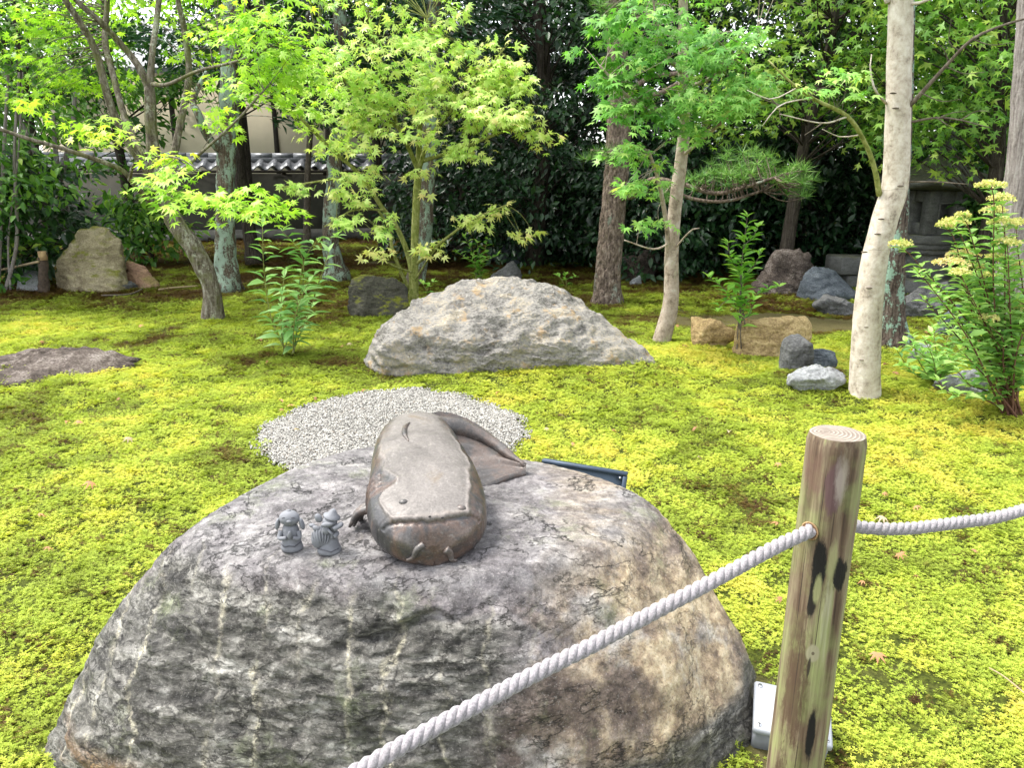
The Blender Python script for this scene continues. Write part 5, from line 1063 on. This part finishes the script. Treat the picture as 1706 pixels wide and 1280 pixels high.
mt('maple_tree', 'bright background maple above the needle boughs', 1300, 10.2, 1.6, 5.6, 1.9, 69, LM_mid, 'mid5', 210, .085, .74, shape=M5, nleaf=26)
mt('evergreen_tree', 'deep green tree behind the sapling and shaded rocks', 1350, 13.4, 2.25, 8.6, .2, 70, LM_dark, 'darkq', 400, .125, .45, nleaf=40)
mt('maple_tree', 'spreading green maple above the stone lantern', 1620, 8.9, 1.7, 5.0, 1.72, 71, LM_mid, 'mid5', 260, .085, .74, shape=M5, nleaf=26, depth_=1.2)
mt('evergreen_tree', 'dense tree behind the stone lantern', 1560, 13.2, 2.35, 8.6, .2, 72, LM_mid, 'midq', 360, .13, .3, nleaf=40)
mt('evergreen_tree', 'dense tree closing the view at the far right', 1790, 11.5, 2.25, 8.2, .4, 73, LM_mid, 'midq', 300, .12, .4, nleaf=40)
mt('maple_tree', 'background maple between the pine and the pale trunk', 1440, 11.0, 1.5, 5.6, 2.0, 74, LM_mid, 'mid5', 170, .085, .72, shape=M5, nleaf=26)
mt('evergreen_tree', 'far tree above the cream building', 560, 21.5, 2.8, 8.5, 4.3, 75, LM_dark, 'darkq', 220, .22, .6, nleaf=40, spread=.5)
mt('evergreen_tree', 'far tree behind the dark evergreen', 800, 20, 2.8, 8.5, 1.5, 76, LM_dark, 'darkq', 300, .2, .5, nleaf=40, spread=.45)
mt('evergreen_tree', 'far tree left of the cream building', 60, 20, 3, 8, 2.4, 77, LM_mid, 'midq', 220, .2, .5, nleaf=40, spread=.45)
mt('evergreen_tree', 'far tree seen above the tan trunked maple', 1130, 19, 2.8, 8, .6, 78, LM_dark, 'darkq', 300, .2, .5, nleaf=40, spread=.45)
mt('evergreen_tree', 'far tree seen above the stone lantern', 1480, 18.5, 2.8, 8, .6, 79, LM_dark, 'darkq', 300, .2, .5, nleaf=40, spread=.45)
mt('evergreen_tree', 'far tree seen behind the right edge trunk', 1770, 17.5, 2.6, 7.5, .6, 80, LM_dark, 'darkq', 260, .2, .5, nleaf=40, spread=.45)
mt('evergreen_tree', 'far tree filling the gap right of the wall end', 960, 17, 2, 7.5, .3, 91, LM_dark, 'darkq', 260, .18, .4, nleaf=40, spread=.42)
shrub('dark camellia shrub at the left edge beside the wooden stake', 75, 10.9, .75, 1.75, 81, LM_dark, 'darkov', 70, .13, .55, shape=OV)
shrub('leafy camellia shrub at the far left edge by the thin stems', -30, 10.2, .8, 2.3, 92, LM_mid, 'midov', 70, .12, .4, shape=OV)
shrub('small leafy bush at the wall foot left of the leaning trunk', 255, 13.4, .55, 1.25, 82, LM_mid, 'midov', 34, .15, .5, shape=OV)
shrub('dark shrub below the wall behind the slender maple', 740, 13.6, 1.1, 1.9, 83, LM_dark, 'darkov', 90, .12, .45, shape=OV)
shrub('black green shrub left of the pine trunk foot', 915, 13.6, 1.1, 1.8, 84, LM_dark, 'darkov', 100, .12, .4, shape=OV)
shrub('black green shrub right of the pine trunk foot', 1090, 11.6, 1.0, 1.7, 85, LM_dark, 'darkov', 110, .12, .4, shape=OV)
shrub('dark shrub behind the small sapling', 1215, 12.3, 1.1, 2.0, 86, LM_dark, 'darkov', 130, .12, .42, shape=OV)
shrub('dark shrub over the large brown shaded rock', 1330, 12.0, 1.1, 2.2, 87, LM_dark, 'darkov', 130, .12, .4, shape=OV)
shrub('dark shrub left of the stone lantern', 1440, 11.6, .9, 1.9, 88, LM_dark, 'darkov', 100, .12, .4, shape=OV)
shrub('green shrub right of the stone lantern', 1650, 10.6, 1.0, 1.9, 89, LM_mid, 'midov', 100, .11, .3, shape=OV)
shrub('green shrub at the far right behind the flowering shrub', 1760, 9.0, .9, 1.8, 90, LM_mid, 'midov', 80, .11, .35, shape=OV)
# ------------------------------------------------------------------ garden wall with tiled coping, and the building behind it
WA = np.array([-14.5, 16.6]); WBx = np.array([1.75, 19.6]); wd = WBx-WA; WL = np.linalg.norm(wd); wd /= WL; wn_ = np.array([wd[1], -wd[0]])   # wn_ towards the camera
RW = np.array([[wd[0], -wn_[0], 0], [wd[1], -wn_[1], 0], [0, 0, 1]])
def wp(s_, o_, z_): return np.array([WA[0]+wd[0]*s_+wn_[0]*o_, WA[1]+wd[1]*s_+wn_[1]*o_, z_])
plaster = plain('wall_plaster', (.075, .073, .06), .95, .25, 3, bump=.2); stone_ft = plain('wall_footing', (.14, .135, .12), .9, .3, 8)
b = NB('roof_tile_glaze'); v = b.oc(); n1 = b.noise(v, 12, 5); tile_m = b.bsdf(b.ramp(n1, [(.3, (.06, .063, .07)), (.7, (.16, .167, .18))]), .35, b.bump(n1, .1, .004), spec=.6)
dkwood = plain('dark_timber', (.035, .026, .02), .8, .3, 20)
wall = empty('garden_wall', wp(WL/2, 0, 0), 'long plaster garden wall with a grey tiled coping at the back', 'wall')
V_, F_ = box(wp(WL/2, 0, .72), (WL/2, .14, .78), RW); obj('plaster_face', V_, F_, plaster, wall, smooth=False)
V_, F_ = box(wp(WL/2, .02, .10), (WL/2+.02, .16, .16), RW); obj('footing', V_, F_, stone_ft, wall, smooth=False)
V_, F_ = box(wp(WL/2, 0, 1.545), (WL/2+.05, .52, .028), RW); obj('eave_board', V_, F_, dkwood, wall, smooth=False)
for k in range(int(WL/.9)):
    V_, F_ = box(wp(.45+k*.9, .24, 1.49), (.035, .15, .028), RW)
    obj('bracket', V_, F_, dkwood, wall, smooth=False)
# pantiles: one curved tile mesh shared down the wall, both slopes
TW = .30; nu_ = 13; uu = np.linspace(0, 1, nu_); prof = .045*np.sin(uu*2*np.pi+.4)
tv = []
for vv in (0, 1):
    for th_ in (0, -.022):
        for q in range(nu_): tv.append(((uu[q]-.5)*TW*1.04, .06+vv*.44, prof[q]-vv*.17+th_))
tv = np.array(tv); tf = []
for q in range(nu_-1):
    tf += [(q, q+1, 2*nu_+q+1, 2*nu_+q), (nu_+q, 3*nu_+q, 3*nu_+q+1, nu_+q+1), (2*nu_+q, 2*nu_+q+1, 3*nu_+q+1, 3*nu_+q), (q, nu_+q, nu_+q+1, q+1)]
tme = np_mesh('roof_tile', tv, tf); tme.materials.append(tile_m)
az = math.atan2(wd[1], wd[0])
for k in range(int(WL/TW)):
    for side_ in (1, -1):
        o = bpy.data.objects.new('roof_tile', tme); COL.objects.link(o); o.parent = wall
        q = wp(TW*(k+.5), 0, 1.80)-wloc(wall); o.location = tuple(q); o.rotation_euler = (0, 0, az+(math.pi if side_ == 1 else 0))
rme_V, rme_F = tube([(-.23, 0, 0), (.225, 0, 0)], [.085, .085], 14)
rme = np_mesh('ridge_tile', rme_V, rme_F); rme.materials.append(tile_m)
for k in range(int(WL/.46)):
    o = bpy.data.objects.new('ridge_tile', rme); COL.objects.link(o); o.parent = wall; q = wp(.46*(k+.5), 0, 1.87)-wloc(wall); o.location = tuple(q); o.rotation_euler = (0, 0, az)
V_, F_ = box(wp(WL/2, 0, 1.79), (WL/2, .10, .06), RW); obj('ridge_course', V_, F_, tile_m, wall, smooth=False)
# dark gate bay in the wall, seen between the cedar trunks
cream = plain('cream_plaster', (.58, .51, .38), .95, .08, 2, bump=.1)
bl = empty('building', (-6.5, 24, 0), 'cream plastered building rising behind the garden wall', 'building')
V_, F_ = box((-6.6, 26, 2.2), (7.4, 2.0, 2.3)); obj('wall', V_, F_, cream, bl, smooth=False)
V_, F_ = box((-6.6, 23.97, .55), (7.42, .04, .6)); obj('plinth', V_, F_, stone_ft, bl, smooth=False)
rv = np.array([(-14.8, 22.9, 4.35), (1.6, 22.9, 4.35), (1.6, 29.1, 4.35), (-14.8, 29.1, 4.35), (-12.5, 26, 6.1), (-.7, 26, 6.1), (-14.8, 22.9, 4.2), (1.6, 22.9, 4.2), (1.6, 29.1, 4.2), (-14.8, 29.1, 4.2)])
obj('roof', rv, [(0, 1, 5, 4), (1, 2, 5), (2, 3, 4, 5), (3, 0, 4), (0, 6, 7, 1), (1, 7, 8, 2), (2, 8, 9, 3), (3, 9, 6, 0), (6, 9, 8, 7)], tile_m, bl, smooth=False)
for k in range(5):
    x_c = -13+k*3.0; V_, F_ = box((x_c, 23.96, 2.5), (.06, .05, 1.9)); obj('timber_post', V_, F_, dkwood, bl, smooth=False)
# pale gate pillar at the end of the wall
pil = empty('stone_pillar', (1.55, 15.0, 0), 'pale upright stone pillar dim in the shade left of the pine', 'pillar')
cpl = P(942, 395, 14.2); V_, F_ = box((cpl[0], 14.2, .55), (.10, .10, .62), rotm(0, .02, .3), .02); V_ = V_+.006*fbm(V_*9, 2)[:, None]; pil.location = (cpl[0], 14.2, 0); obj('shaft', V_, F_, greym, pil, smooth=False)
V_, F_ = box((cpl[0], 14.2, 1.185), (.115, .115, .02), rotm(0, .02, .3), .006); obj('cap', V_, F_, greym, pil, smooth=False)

# ------------------------------------------------------------------ stone lantern
granite = stonemat('granite_lantern', [(.045, .045, .042), (.10, .10, .095), (.155, .155, .15), (.22, .22, .215)], 5, moss=.3, fine=110)
LY = 10.2; lc = P(1550, 400, LY); lx = lc[0]
ln_ = empty('stone_lantern', (lx, LY, 0), 'weathered granite garden lantern with a square fire window at the right', 'lantern')
Rz = rotm(0, 0, .12)
def ring(name, z0, z1, r0, r1, ns_=32, mat=granite, parent=ln_, bulge=.02):
    zz = np.linspace(z0, z1, 12); f_ = np.linspace(0, 1, 12); pr = [(0, z0)]+[(r0+(r1-r0)*f+bulge*np.sin(np.pi*f), z) for f, z in zip(f_, zz)]+[(0, z1)]
    V_, F_ = lathe(pr, (lx, LY, 0), ns_); V_ = V_+.006*fbm(V_*8, 3)[:, None]*np.array([1, 1, .4]); return obj(name, V_, F_, mat, parent, smooth=True)
ring('base', -.05, .18, .46, .42); ring('shaft', .179, .50, .26, .24, bulge=.03)
for k, (z0, z1, r_) in enumerate(((.499, .565, .32), (.566, .635, .365), (.636, .74, .40))): ring('pedestal_step', z0, z1, r_, r_*1.01, bulge=.012)
# fire box: four posts, sill and lintel leave a real opening
fz0, fz1, hw_ = .741, 1.29, .255
for sx_ in (-1, 1):
    for sy_ in (-1, 1):
        V_, F_ = box(np.array([lx, LY, (fz0+fz1)/2])+Rz@np.array([sx_*(hw_-.08), sy_*(hw_-.08), 0]), (.08, .08, (fz1-fz0)/2), Rz, .012); obj('firebox_post', V_, F_, granite, ln_, smooth=False)
for sx_, sy_ in ((0, -1), (0, 1), (-1, 0), (1, 0)):
    for zc_, hz_ in ((fz0+.075, .074), (fz1-.07, .069)):
        hx_, hy_ = (hw_-.161, .055) if sx_ == 0 else (.055, hw_-.161)
        V_, F_ = box(np.array([lx, LY, zc_])+Rz@np.array([sx_*(hw_-.075), sy_*(hw_-.075), 0]), (hx_, hy_, hz_), Rz, .008); obj('firebox_rail', V_, F_, granite, ln_, smooth=False)
for zc_, hx_, hz_ in ((fz0+.158, .112, .011), (fz1-.148, .112, .011)):
    V_, F_ = box(np.array([lx, LY, zc_])+Rz@np.array([0, -hw_-.002, 0]), (hx_, .012, hz_), Rz, .004); obj('window_frame', V_, F_, granite, ln_, smooth=False)
for sx_ in (-1, 1):
    V_, F_ = box(np.array([lx, LY, (fz0+fz1)/2+.005])+Rz@np.array([sx_*.112, -hw_-.002, 0]), (.011, .012, .105), Rz, .004); obj('window_frame', V_, F_, granite, ln_, smooth=False)
V_, F_ = box((lx, LY+.12, (fz0+fz1)/2), (.13, .01, .2), Rz); obj('firebox_back', V_, F_, plain('firebox_black', (.01, .01, .01), .95), ln_, smooth=False)  # plain black panel closing the firebox behind the window
na_ = 48; prf = [(0.0, fz1+.002), (.30, fz1+.002), (.66, fz1+.03), (.74, fz1+.05), (.745, fz1+.10), (.62, fz1+.15), (.42, fz1+.235), (.24, fz1+.36), (.14, fz1+.44), (0, fz1+.46)]
V_, F_ = lathe(prf, (0, 0, 0), na_); a_ = np.arctan2(V_[:, 1], V_[:, 0]); rr_ = np.hypot(V_[:, 0], V_[:, 1]); hexa = 1/np.maximum(np.cos((a_ % (np.pi/3))-np.pi/6), .5)*.93
V_[:, :2] *= hexa[:, None]; V_[:, 2] += .07*(rr_/.75)**3*np.clip((hexa-.95)*8, 0, 1); V_ = V_+.01*fbm(V_*5, 3)[:, None]*np.array([0, 0, 1])+np.array([lx, LY, 0]); obj('roof', V_, F_, granite, ln_)
V_, F_ = lathe([(0, fz1+.45), (.15, fz1+.45), (.16, fz1+.50), (.10, fz1+.53), (.13, fz1+.60), (.13, fz1+.68), (.07, fz1+.77), (0, fz1+.83)], (lx, LY, 0), 24); obj('finial', V_, F_, granite, ln_)
sl = empty('stone_slab', G(1425, 470), 'rectangular cut stone slab in shade left of the lantern', 'stone slab'); q = P(1432, 438, 10.6)
V_, F_ = box((q[0], 10.6, q[2]-.02), (.40, .2, .12), rotm(0, .03, .2), .015); sl.location = (q[0], 10.6, 0); V_ = V_+.006*fbm(V_*7, 2)[:, None]; obj('slab', V_, F_, granite, sl, smooth=False)
V_, F_ = box((q[0], 10.6, q[2]/2-.09), (.26, .15, q[2]/2-.052), rotm(0, 0, .2), .02); obj('support', V_, F_, granite, sl, smooth=False)

# ------------------------------------------------------------------ stake, plank and rail on the left
stk_m = plain('rotten_wood', (.06, .042, .03), .95, .5, 25, bump=.8); stk_top = plain('cut_wood_tan', (.36, .24, .12), .9, .3, 25)
q = G(73, 487); st_o = empty('stake', q, 'short dark wooden stake with a pale chipped top beside the tan rock', 'stake')
tpt = P(71, 420, q[1]); V_, F_ = tube(resample(np.array([q-[0, 0, .05], (q+tpt)/2, tpt]), 14), np.linspace(.068, .052, 14), 12); V_ = V_+.012*fbm(V_*14, 3)[:, None]; obj('shaft', V_, F_, stk_m, st_o)
V_, F_ = tube([tpt-[0, 0, .10], tpt+[0, 0, .012]], [.055, .05], 12); V_ = V_+.012*fbm(V_*16, 2)[:, None]*np.array([1, 1, .3])+np.array([0, -.012, 0]); obj('chipped_top', V_, F_, stk_top, st_o)
plk = empty('plank', G(48, 486), 'grey weathered plank leaning beside the dark stake', 'plank'); p0, p1 = G(46, 486), P(50, 443, 10.75); ax_ = p1-p0; Lp = np.linalg.norm(ax_); ax_ /= Lp; sx3 = np.array([1, .1, 0]); sx3 -= ax_*np.dot(sx3, ax_); sx3 /= np.linalg.norm(sx3); nz3 = np.cross(sx3, ax_)
V_, F_ = box((p0+p1)/2-nz3*.0, (.125, Lp/2, .022), np.stack([sx3, ax_, nz3], 1), .004); obj('board', V_, F_, bark('weathered_grey_wood', [(.14, .14, .145), (.24, .245, .25), (.33, .335, .34)], (12, 2, 12), 4, None, bump=.5), plk, smooth=False)
rl = empty('bamboo_rail', P(30, 447, 10.1), 'thin bamboo rail tied to the dark stake', 'rail'); V_, F_ = tube(resample(np.array([P(-60, 462, 10.3), P(10, 448, 10.2), P(64, 436, q[1]-.07)]), 16), .016, 8); obj('pole', V_, F_, plain('bamboo_tan', (.32, .24, .14), .6, .3, 20), rl)
th_ = empty('slender_bush', G(12, 488), 'thin pale stems rising at the far left edge', 'shrub')
for (x0, x1, x2, r_) in ((8, 28, 24, 3.2), (-4, 0, 6, 3.6), (18, 14, 30, 1.8)):
    V_, F_, _, _ = trunk_mesh(L8(9.9, (x0, 490, r_), (x1, 400, r_*.9), (x2, 260, r_*.8), (x2+8, 120, r_*.6)), 10, .06, .05, flare=1.0); obj('stem', V_, F_, BK_grey, th_)
for (x0, y0_, x1, y1_, x2, y2_) in ((118, 390, 96, 280, 88, 190), (85, 330, 60, 260, 30, 190), (100, 300, 120, 220, 125, 150)):
    V_, F_, _, _ = trunk_mesh(L8(11.6, (x0, y0_, 5), (x1, y1_, 4), (x2, y2_, 3)), 10, .06, .05, flare=1.0); obj('stem', V_, F_, BK_grey, th_)

# ------------------------------------------------------------------ stem plants, sapling, flowering shrub
def stem_plant(name, label, cat, base_px, stems, mat, key, shape, size, every, seed, opposite=False, up=.25, stem_m=BK_green, stem_r=.006, singles=300, Y=None, start=.15, group=None, taper=True):
    rg = R(seed); b0 = G(*base_px); root = empty(name, b0, label, cat, group); lv = Leaves()
    for st in stems:
        pts = [b0+np.array([rg.normal()*.03, rg.normal()*.03, -.02])]+[P(a, c_, b0[1]+dy) for a, c_, dy in st]
        p = resample(np.array(pts), 40); V_, F_ = tube(p, np.linspace(stem_r, stem_r*.35, 40), 7); obj('stem', V_, F_, stem_m, root)
        L_ = np.linalg.norm(np.diff(p, axis=0), axis=1).sum(); n = max(3, int(L_/every)); a0 = rg.rand()*6.28
        for k in range(n):
            f = start+(1-start)*(k+rg.rand()*.5)/n; i_ = min(38, int(f*39)); c = p[i_]; ax = p[i_+1]-p[i_]; ax /= np.linalg.norm(ax)+1e-9
            for m_ in range(2 if opposite else 1):
                a = a0+k*(1.57 if opposite else 2.4)+m_*np.pi; d = np.array([np.cos(a), np.sin(a)*.8, up+rg.normal()*.15]); lv.add(c+d*.008, d+ax*.2, np.array([0, 0, 1.])+rg.normal(size=3)*.2-d*.3, size*(.75+.5*rg.rand())*(1-.45*abs(f-.45)*1.2 if taper else 1), np.clip(.5+rg.normal()*.2, 0, 1))
        for q in range(3): d = np.array([rg.normal(), rg.normal(), .9]); lv.add(p[-1], d, np.array([0, 0, 1.])+rg.normal(size=3)*.3, size*.6, .75)
    plant_leaves(lv, key, shape, mat, root, singles, 'leaves', minpx=7); return root
stem_plant('lily_plant', 'pale green lily stems with pointed leaves standing before the squat mossy rock', 'plant', (478, 590), [[(452, 530, 0), (440, 450, .05), (437, 378, .1)], [(492, 520, -.1), (505, 440, -.1), (530, 400, -.1), (560, 395, -.1)], [(515, 520, .1), (535, 460, .1), (548, 420, .1)], [(468, 540, -.2), (470, 490, -.2), (475, 450, -.2)], [(490, 540, -.25), (500, 500, -.3), (515, 470, -.3)], [(505, 470, -.1), (500, 420, -.1), (470, 385, -.1)]], LM_stem, 'stem', OV2, .165, .066, 5, opposite=True, up=.05, singles=220)
stem_plant('sapling', 'small glossy leaved sapling growing before the ochre rock', 'sapling', (1233, 590), [[(1234, 520, 0), (1236, 440, 0), (1245, 362, 0)], [(1234, 540, -.05), (1215, 490, -.1), (1180, 462, -.15)], [(1234, 520, -.05), (1262, 490, -.1), (1298, 478, -.15)], [(1235, 470, .05), (1218, 430, 0), (1212, 405, 0)], [(1235, 480, 0), (1258, 440, 0), (1268, 420, 0)], [(1234, 540, -.1), (1248, 525, -.15), (1255, 500, -.2)], [(1234, 500, -.05), (1205, 505, -.15), (1195, 520, -.2)], [(1236, 430, 0), (1255, 395, 0), (1262, 378, 0)]], LM_sap, 'sap', OV, .115, .044, 6, up=.35, stem_m=BK_twig, singles=220, start=.5)
stem_plant('leafy_plant', 'low light green leafy plant right of the pale trunk', 'plant', (1560, 640), [[(1545, 600, 0), (1510, 570, 0)], [(1560, 590, 0), (1555, 545, 0)], [(1570, 600, .1), (1600, 560, .1)], [(1540, 620, -.1), (1500, 610, -.1)], [(1575, 610, 0), (1620, 590, 0)], [(1530, 600, .1), (1520, 560, .1)], [(1555, 600, -.2), (1540, 565, -.2)], [(1580, 600, -.1), (1625, 565, -.1)], [(1590, 610, .2), (1640, 600, .2)], [(1545, 590, .3), (1570, 535, .3)], [(1520, 620, .2), (1495, 585, .2)], [(1565, 600, .1), (1590, 540, .1)]], LM_shrub, 'shrub', OV, .095, .024, 7, up=.3, singles=160)
stem_plant('leafy_plant', 'bright green bush with blunt leaves right of the slender maple', 'plant', (800, 470), [[(790, 430, 0), (775, 395, 0)], [(805, 430, 0), (812, 400, 0)], [(800, 440, -.1), (830, 425, -.1)], [(790, 440, -.1), (760, 420, -.1)], [(800, 440, .1), (795, 405, .1)]], LM_sap, 'sap', OV, .12, .04, 8, up=.3, singles=120)
stem_plant('leafy_plant', 'tiny green seedling on the moss right of the pale rock crest', 'plant', (942, 478), [[(935, 465, 0), (928, 460, 0)], [(945, 465, 0), (958, 462, 0)], [(942, 462, 0), (943, 458, 0)]], LM_sap, 'sap', OV, .11, .06, 9, singles=30)
stem_plant('leafy_plant', 'tiny green seedling beside the slender maple foot', 'plant', (712, 492), [[(705, 475, 0), (700, 470, 0)], [(715, 475, 0), (722, 470, 0)]], LM_sap, 'sap', OV, .11, .06, 10, singles=20)
# flowering shrub with flat pale yellow flower heads
heads = [(1650, 310, 20), (1668, 332, 18), (1655, 352, 17), (1672, 372, 20), (1590, 372, 20), (1575, 376, 12), (1604, 360, 10), (1500, 408, 16), (1605, 425, 22), (1585, 440, 24), (1640, 460, 16), (1678, 405, 18), (1695, 372, 16), (1660, 430, 14), (1600, 455, 14), (1700, 515, 20), (1625, 445, 14), (1648, 530, 12), (1690, 440, 12)]
stems = []
for k, (hx, hy, hr) in enumerate(heads):
    dy = -.25+.5*((k*37) % 11)/11; stems.append([((1690*.6+hx*.4)+8*((k*7) % 5-2), 690-(690-hy)*.45, dy*.5), (hx+(1690-hx)*.15, hy+30, dy), (hx, hy+3, dy)])
for k in range(16):
    ex2 = 1530+((k*53) % 19)*11; ey2 = 455+((k*29) % 13)*15; stems.append([((1690*.55+ex2*.45), 690-(690-ey2)*.5, -.2+.04*k), (ex2+20, ey2+22, -.25+.035*k), (ex2, ey2, -.25+.035*k)])
fs = stem_plant('flowering_shrub', 'airy shrub with flat pale yellow flower heads at the right edge', 'shrub', (1690, 692), stems, LM_shrub, 'shrub', OV, .092, .024, 12, up=.2, stem_m=bark('bark_red_stem', [(.06, .03, .02), (.12, .06, .04), (.18, .10, .06)], (8, 8, 3), 4, None, bump=.2), stem_r=.007, singles=300, start=.28)
rgf = R(77)
for (hx, hy, hr), st in zip(heads, stems):
    c = P(hx, hy, G(1690, 692)[1]+st[-1][2]); r_ = hr*1.2/FPX*depth(c); lv = Leaves()
    for q in range(170):
        a = rgf.rand()*6.28; f = np.sqrt(rgf.rand()); p_ = c+np.array([np.cos(a)*f*r_, np.sin(a)*f*r_, .30*r_*(1-f*f)+rgf.normal()*.006])
        for m_ in range(3): lv.add(p_, rgf.normal(size=3)+np.array([0, 0, .5]), rgf.normal(size=3)+np.array([0, -.4, 1]), .011, np.clip(.35+rgf.normal()*.25+(.3 if hr > 21 else 0), 0, 1))
    p_, t_, n_, s_, c_ = lv.arr(); V_, F_, tn = leaf_mesh((np.array([(0, 0, 0), (-.5, .6, .1), (0, 1.1, 0), (.5, .6, .1)]), np.array([(0, 2, 1), (0, 3, 2)])), p_, frames(t_, n_), s_, c_); obj('flower_head', V_, F_, LM_floret, fs, smooth=False, attrs={'tint': ('FACE', tn)})

# ------------------------------------------------------------------ fallen leaves and twigs
LF = [leafmat('dry_leaf_orange', [(.38, .17, .08), (.46, .24, .12)], .2, .7), leafmat('dry_leaf_brown', [(.22, .10, .05), (.32, .16, .09)], .1, .8), leafmat('dry_leaf_pale', [(.38, .28, .17), (.44, .34, .23)], .2, .7)]
dry = [np_mesh('dry_leaf', M7[0]*np.array([1, .8, 2.6]), M7[1], False, {'tint': ('FACE', np.full(len(M7[1]), .5))}) for _ in range(3)]
dry2 = [np_mesh('dry_oval', OV[0]*np.array([1, 1, 2.2]), OV[1], False, {'tint': ('FACE', np.full(len(OV[1]), .5))}) for _ in range(3)]
for k in range(3): dry[k].materials.append(LF[k]); dry2[k].materials.append(LF[k])
FLV = [(153, 815, 0, 22, 'orange maple leaf on the moss left of the boulder'), (82, 925, 0, 16, 'orange leaf curled on the moss at the far left'), (607, 657, 1, 12, 'rust leaf at the far rim of the white gravel'), (525, 671, 1, 10, 'brown leaf on the moss left of the gravel rim'), (470, 690, 1, 9, 'brown leaf on the left part of the gravel'),
       (1213, 731, 2, 20, 'pale oval leaf on the moss left of the log post top'), (1161, 772, 2, 14, 'pale leaf below the oval leaf by the log post'), (1460, 1105, 0, 26, 'tan leaf on moss right of the lower log post'), (1497, 935, 0, 18, 'orange leaf on moss right of the post under the rope'), (1562, 893, 0, 16, 'orange leaf just below the right rope'), (1525, 855, 0, 14, 'orange leaf just above the right rope'),
       (1300, 1012, 1, 18, 'brown leaf between the boulder and the log post'), (1262, 1180, 1, 24, 'brown dry leaf wedged at the right boulder foot'), (1472, 832, 0, 12, 'small orange leaf above the rope right of the post'), (1620, 930, 1, 12, 'brown leaf far right below the rope'), (953, 748, 0, 12, 'small orange leaf behind the dark floodlight')]
for (px, py, kind_, spx, lab) in FLV:
    q = G(px, py); rg = R(px); me = (dry2 if 'oval' in lab else dry)[kind_]; o = bpy.data.objects.new('fallen_leaf', me); COL.objects.link(o)
    o.location = (q[0], q[1], q[2]+.034); o.rotation_euler = (rg.normal()*.3, rg.normal()*.3, rg.rand()*6.28); s_ = spx/FPX*depth(q)*.8; o.scale = (s_,)*3; tag(o, lab, 'leaf', 'fallen leaves with a spot of their own')
rg = R(90); n = 0
while n < 54:
    px, py = rg.rand()*1706, 480+rg.rand()**1.4*560; q = G(px, py)
    if (150 < px < 1260 and py > 740) or (590 < px < 1110 and py < 610): continue
    k = rg.choice([0, 0, 1, 2]); o = bpy.data.objects.new('fallen_leaf', (dry2 if rg.rand() < .3 else dry)[k]); COL.objects.link(o)
    o.location = (q[0], q[1], q[2]+.032); o.rotation_euler = (rg.normal()*.35, rg.normal()*.35, rg.rand()*6.28); s_ = .028+.022*rg.rand(); o.scale = (s_,)*3
    hue = ('orange', 'brown', 'pale tan')[k]; where = 'at the left beyond the boulder' if px < 430 else 'near the gravel and the pale rock' if px < 900 else 'right of the gravel bed' if px < 1330 else 'on the right beyond the rope'
    if px > 1330 and py > 870: where = 'on the right below the rope'
    tag(o, 'small dry %s leaf strewn on the moss %s' % (hue, where), 'leaf', 'small dry leaves strewn over the moss'); n += 1
for (x0, y0_, x1, y1_, x2, y2_, r_, lab) in ((170, 497, 215, 495, 238, 486, 1.4, 'thin dark twig lying before the big upright tan rock'), (265, 487, 290, 484, 330, 481, 1.6, 'pale dry stick lying on moss left of the leaning maple'), (1645, 1130, 1670, 1145, 1712, 1180, 1.3, 'pale straw on the moss at the lower right edge'), (1250, 1210, 1256, 1200, 1262, 1185, 1.4, 'pale straw at the right foot of the boulder')):
    pts_ = np.array([G(x0, y0_), G(x1, y1_), G(x2, y2_)])+np.array([0, 0, .035]); V_, F_ = tube(resample(pts_, 12), r_/FPX*depth(pts_[1]), 6); o = obj('twig', V_, F_, LF[2] if 'pale' in lab else BK_twig, None, origin=pts_[0]); tag(o, lab, 'twig')
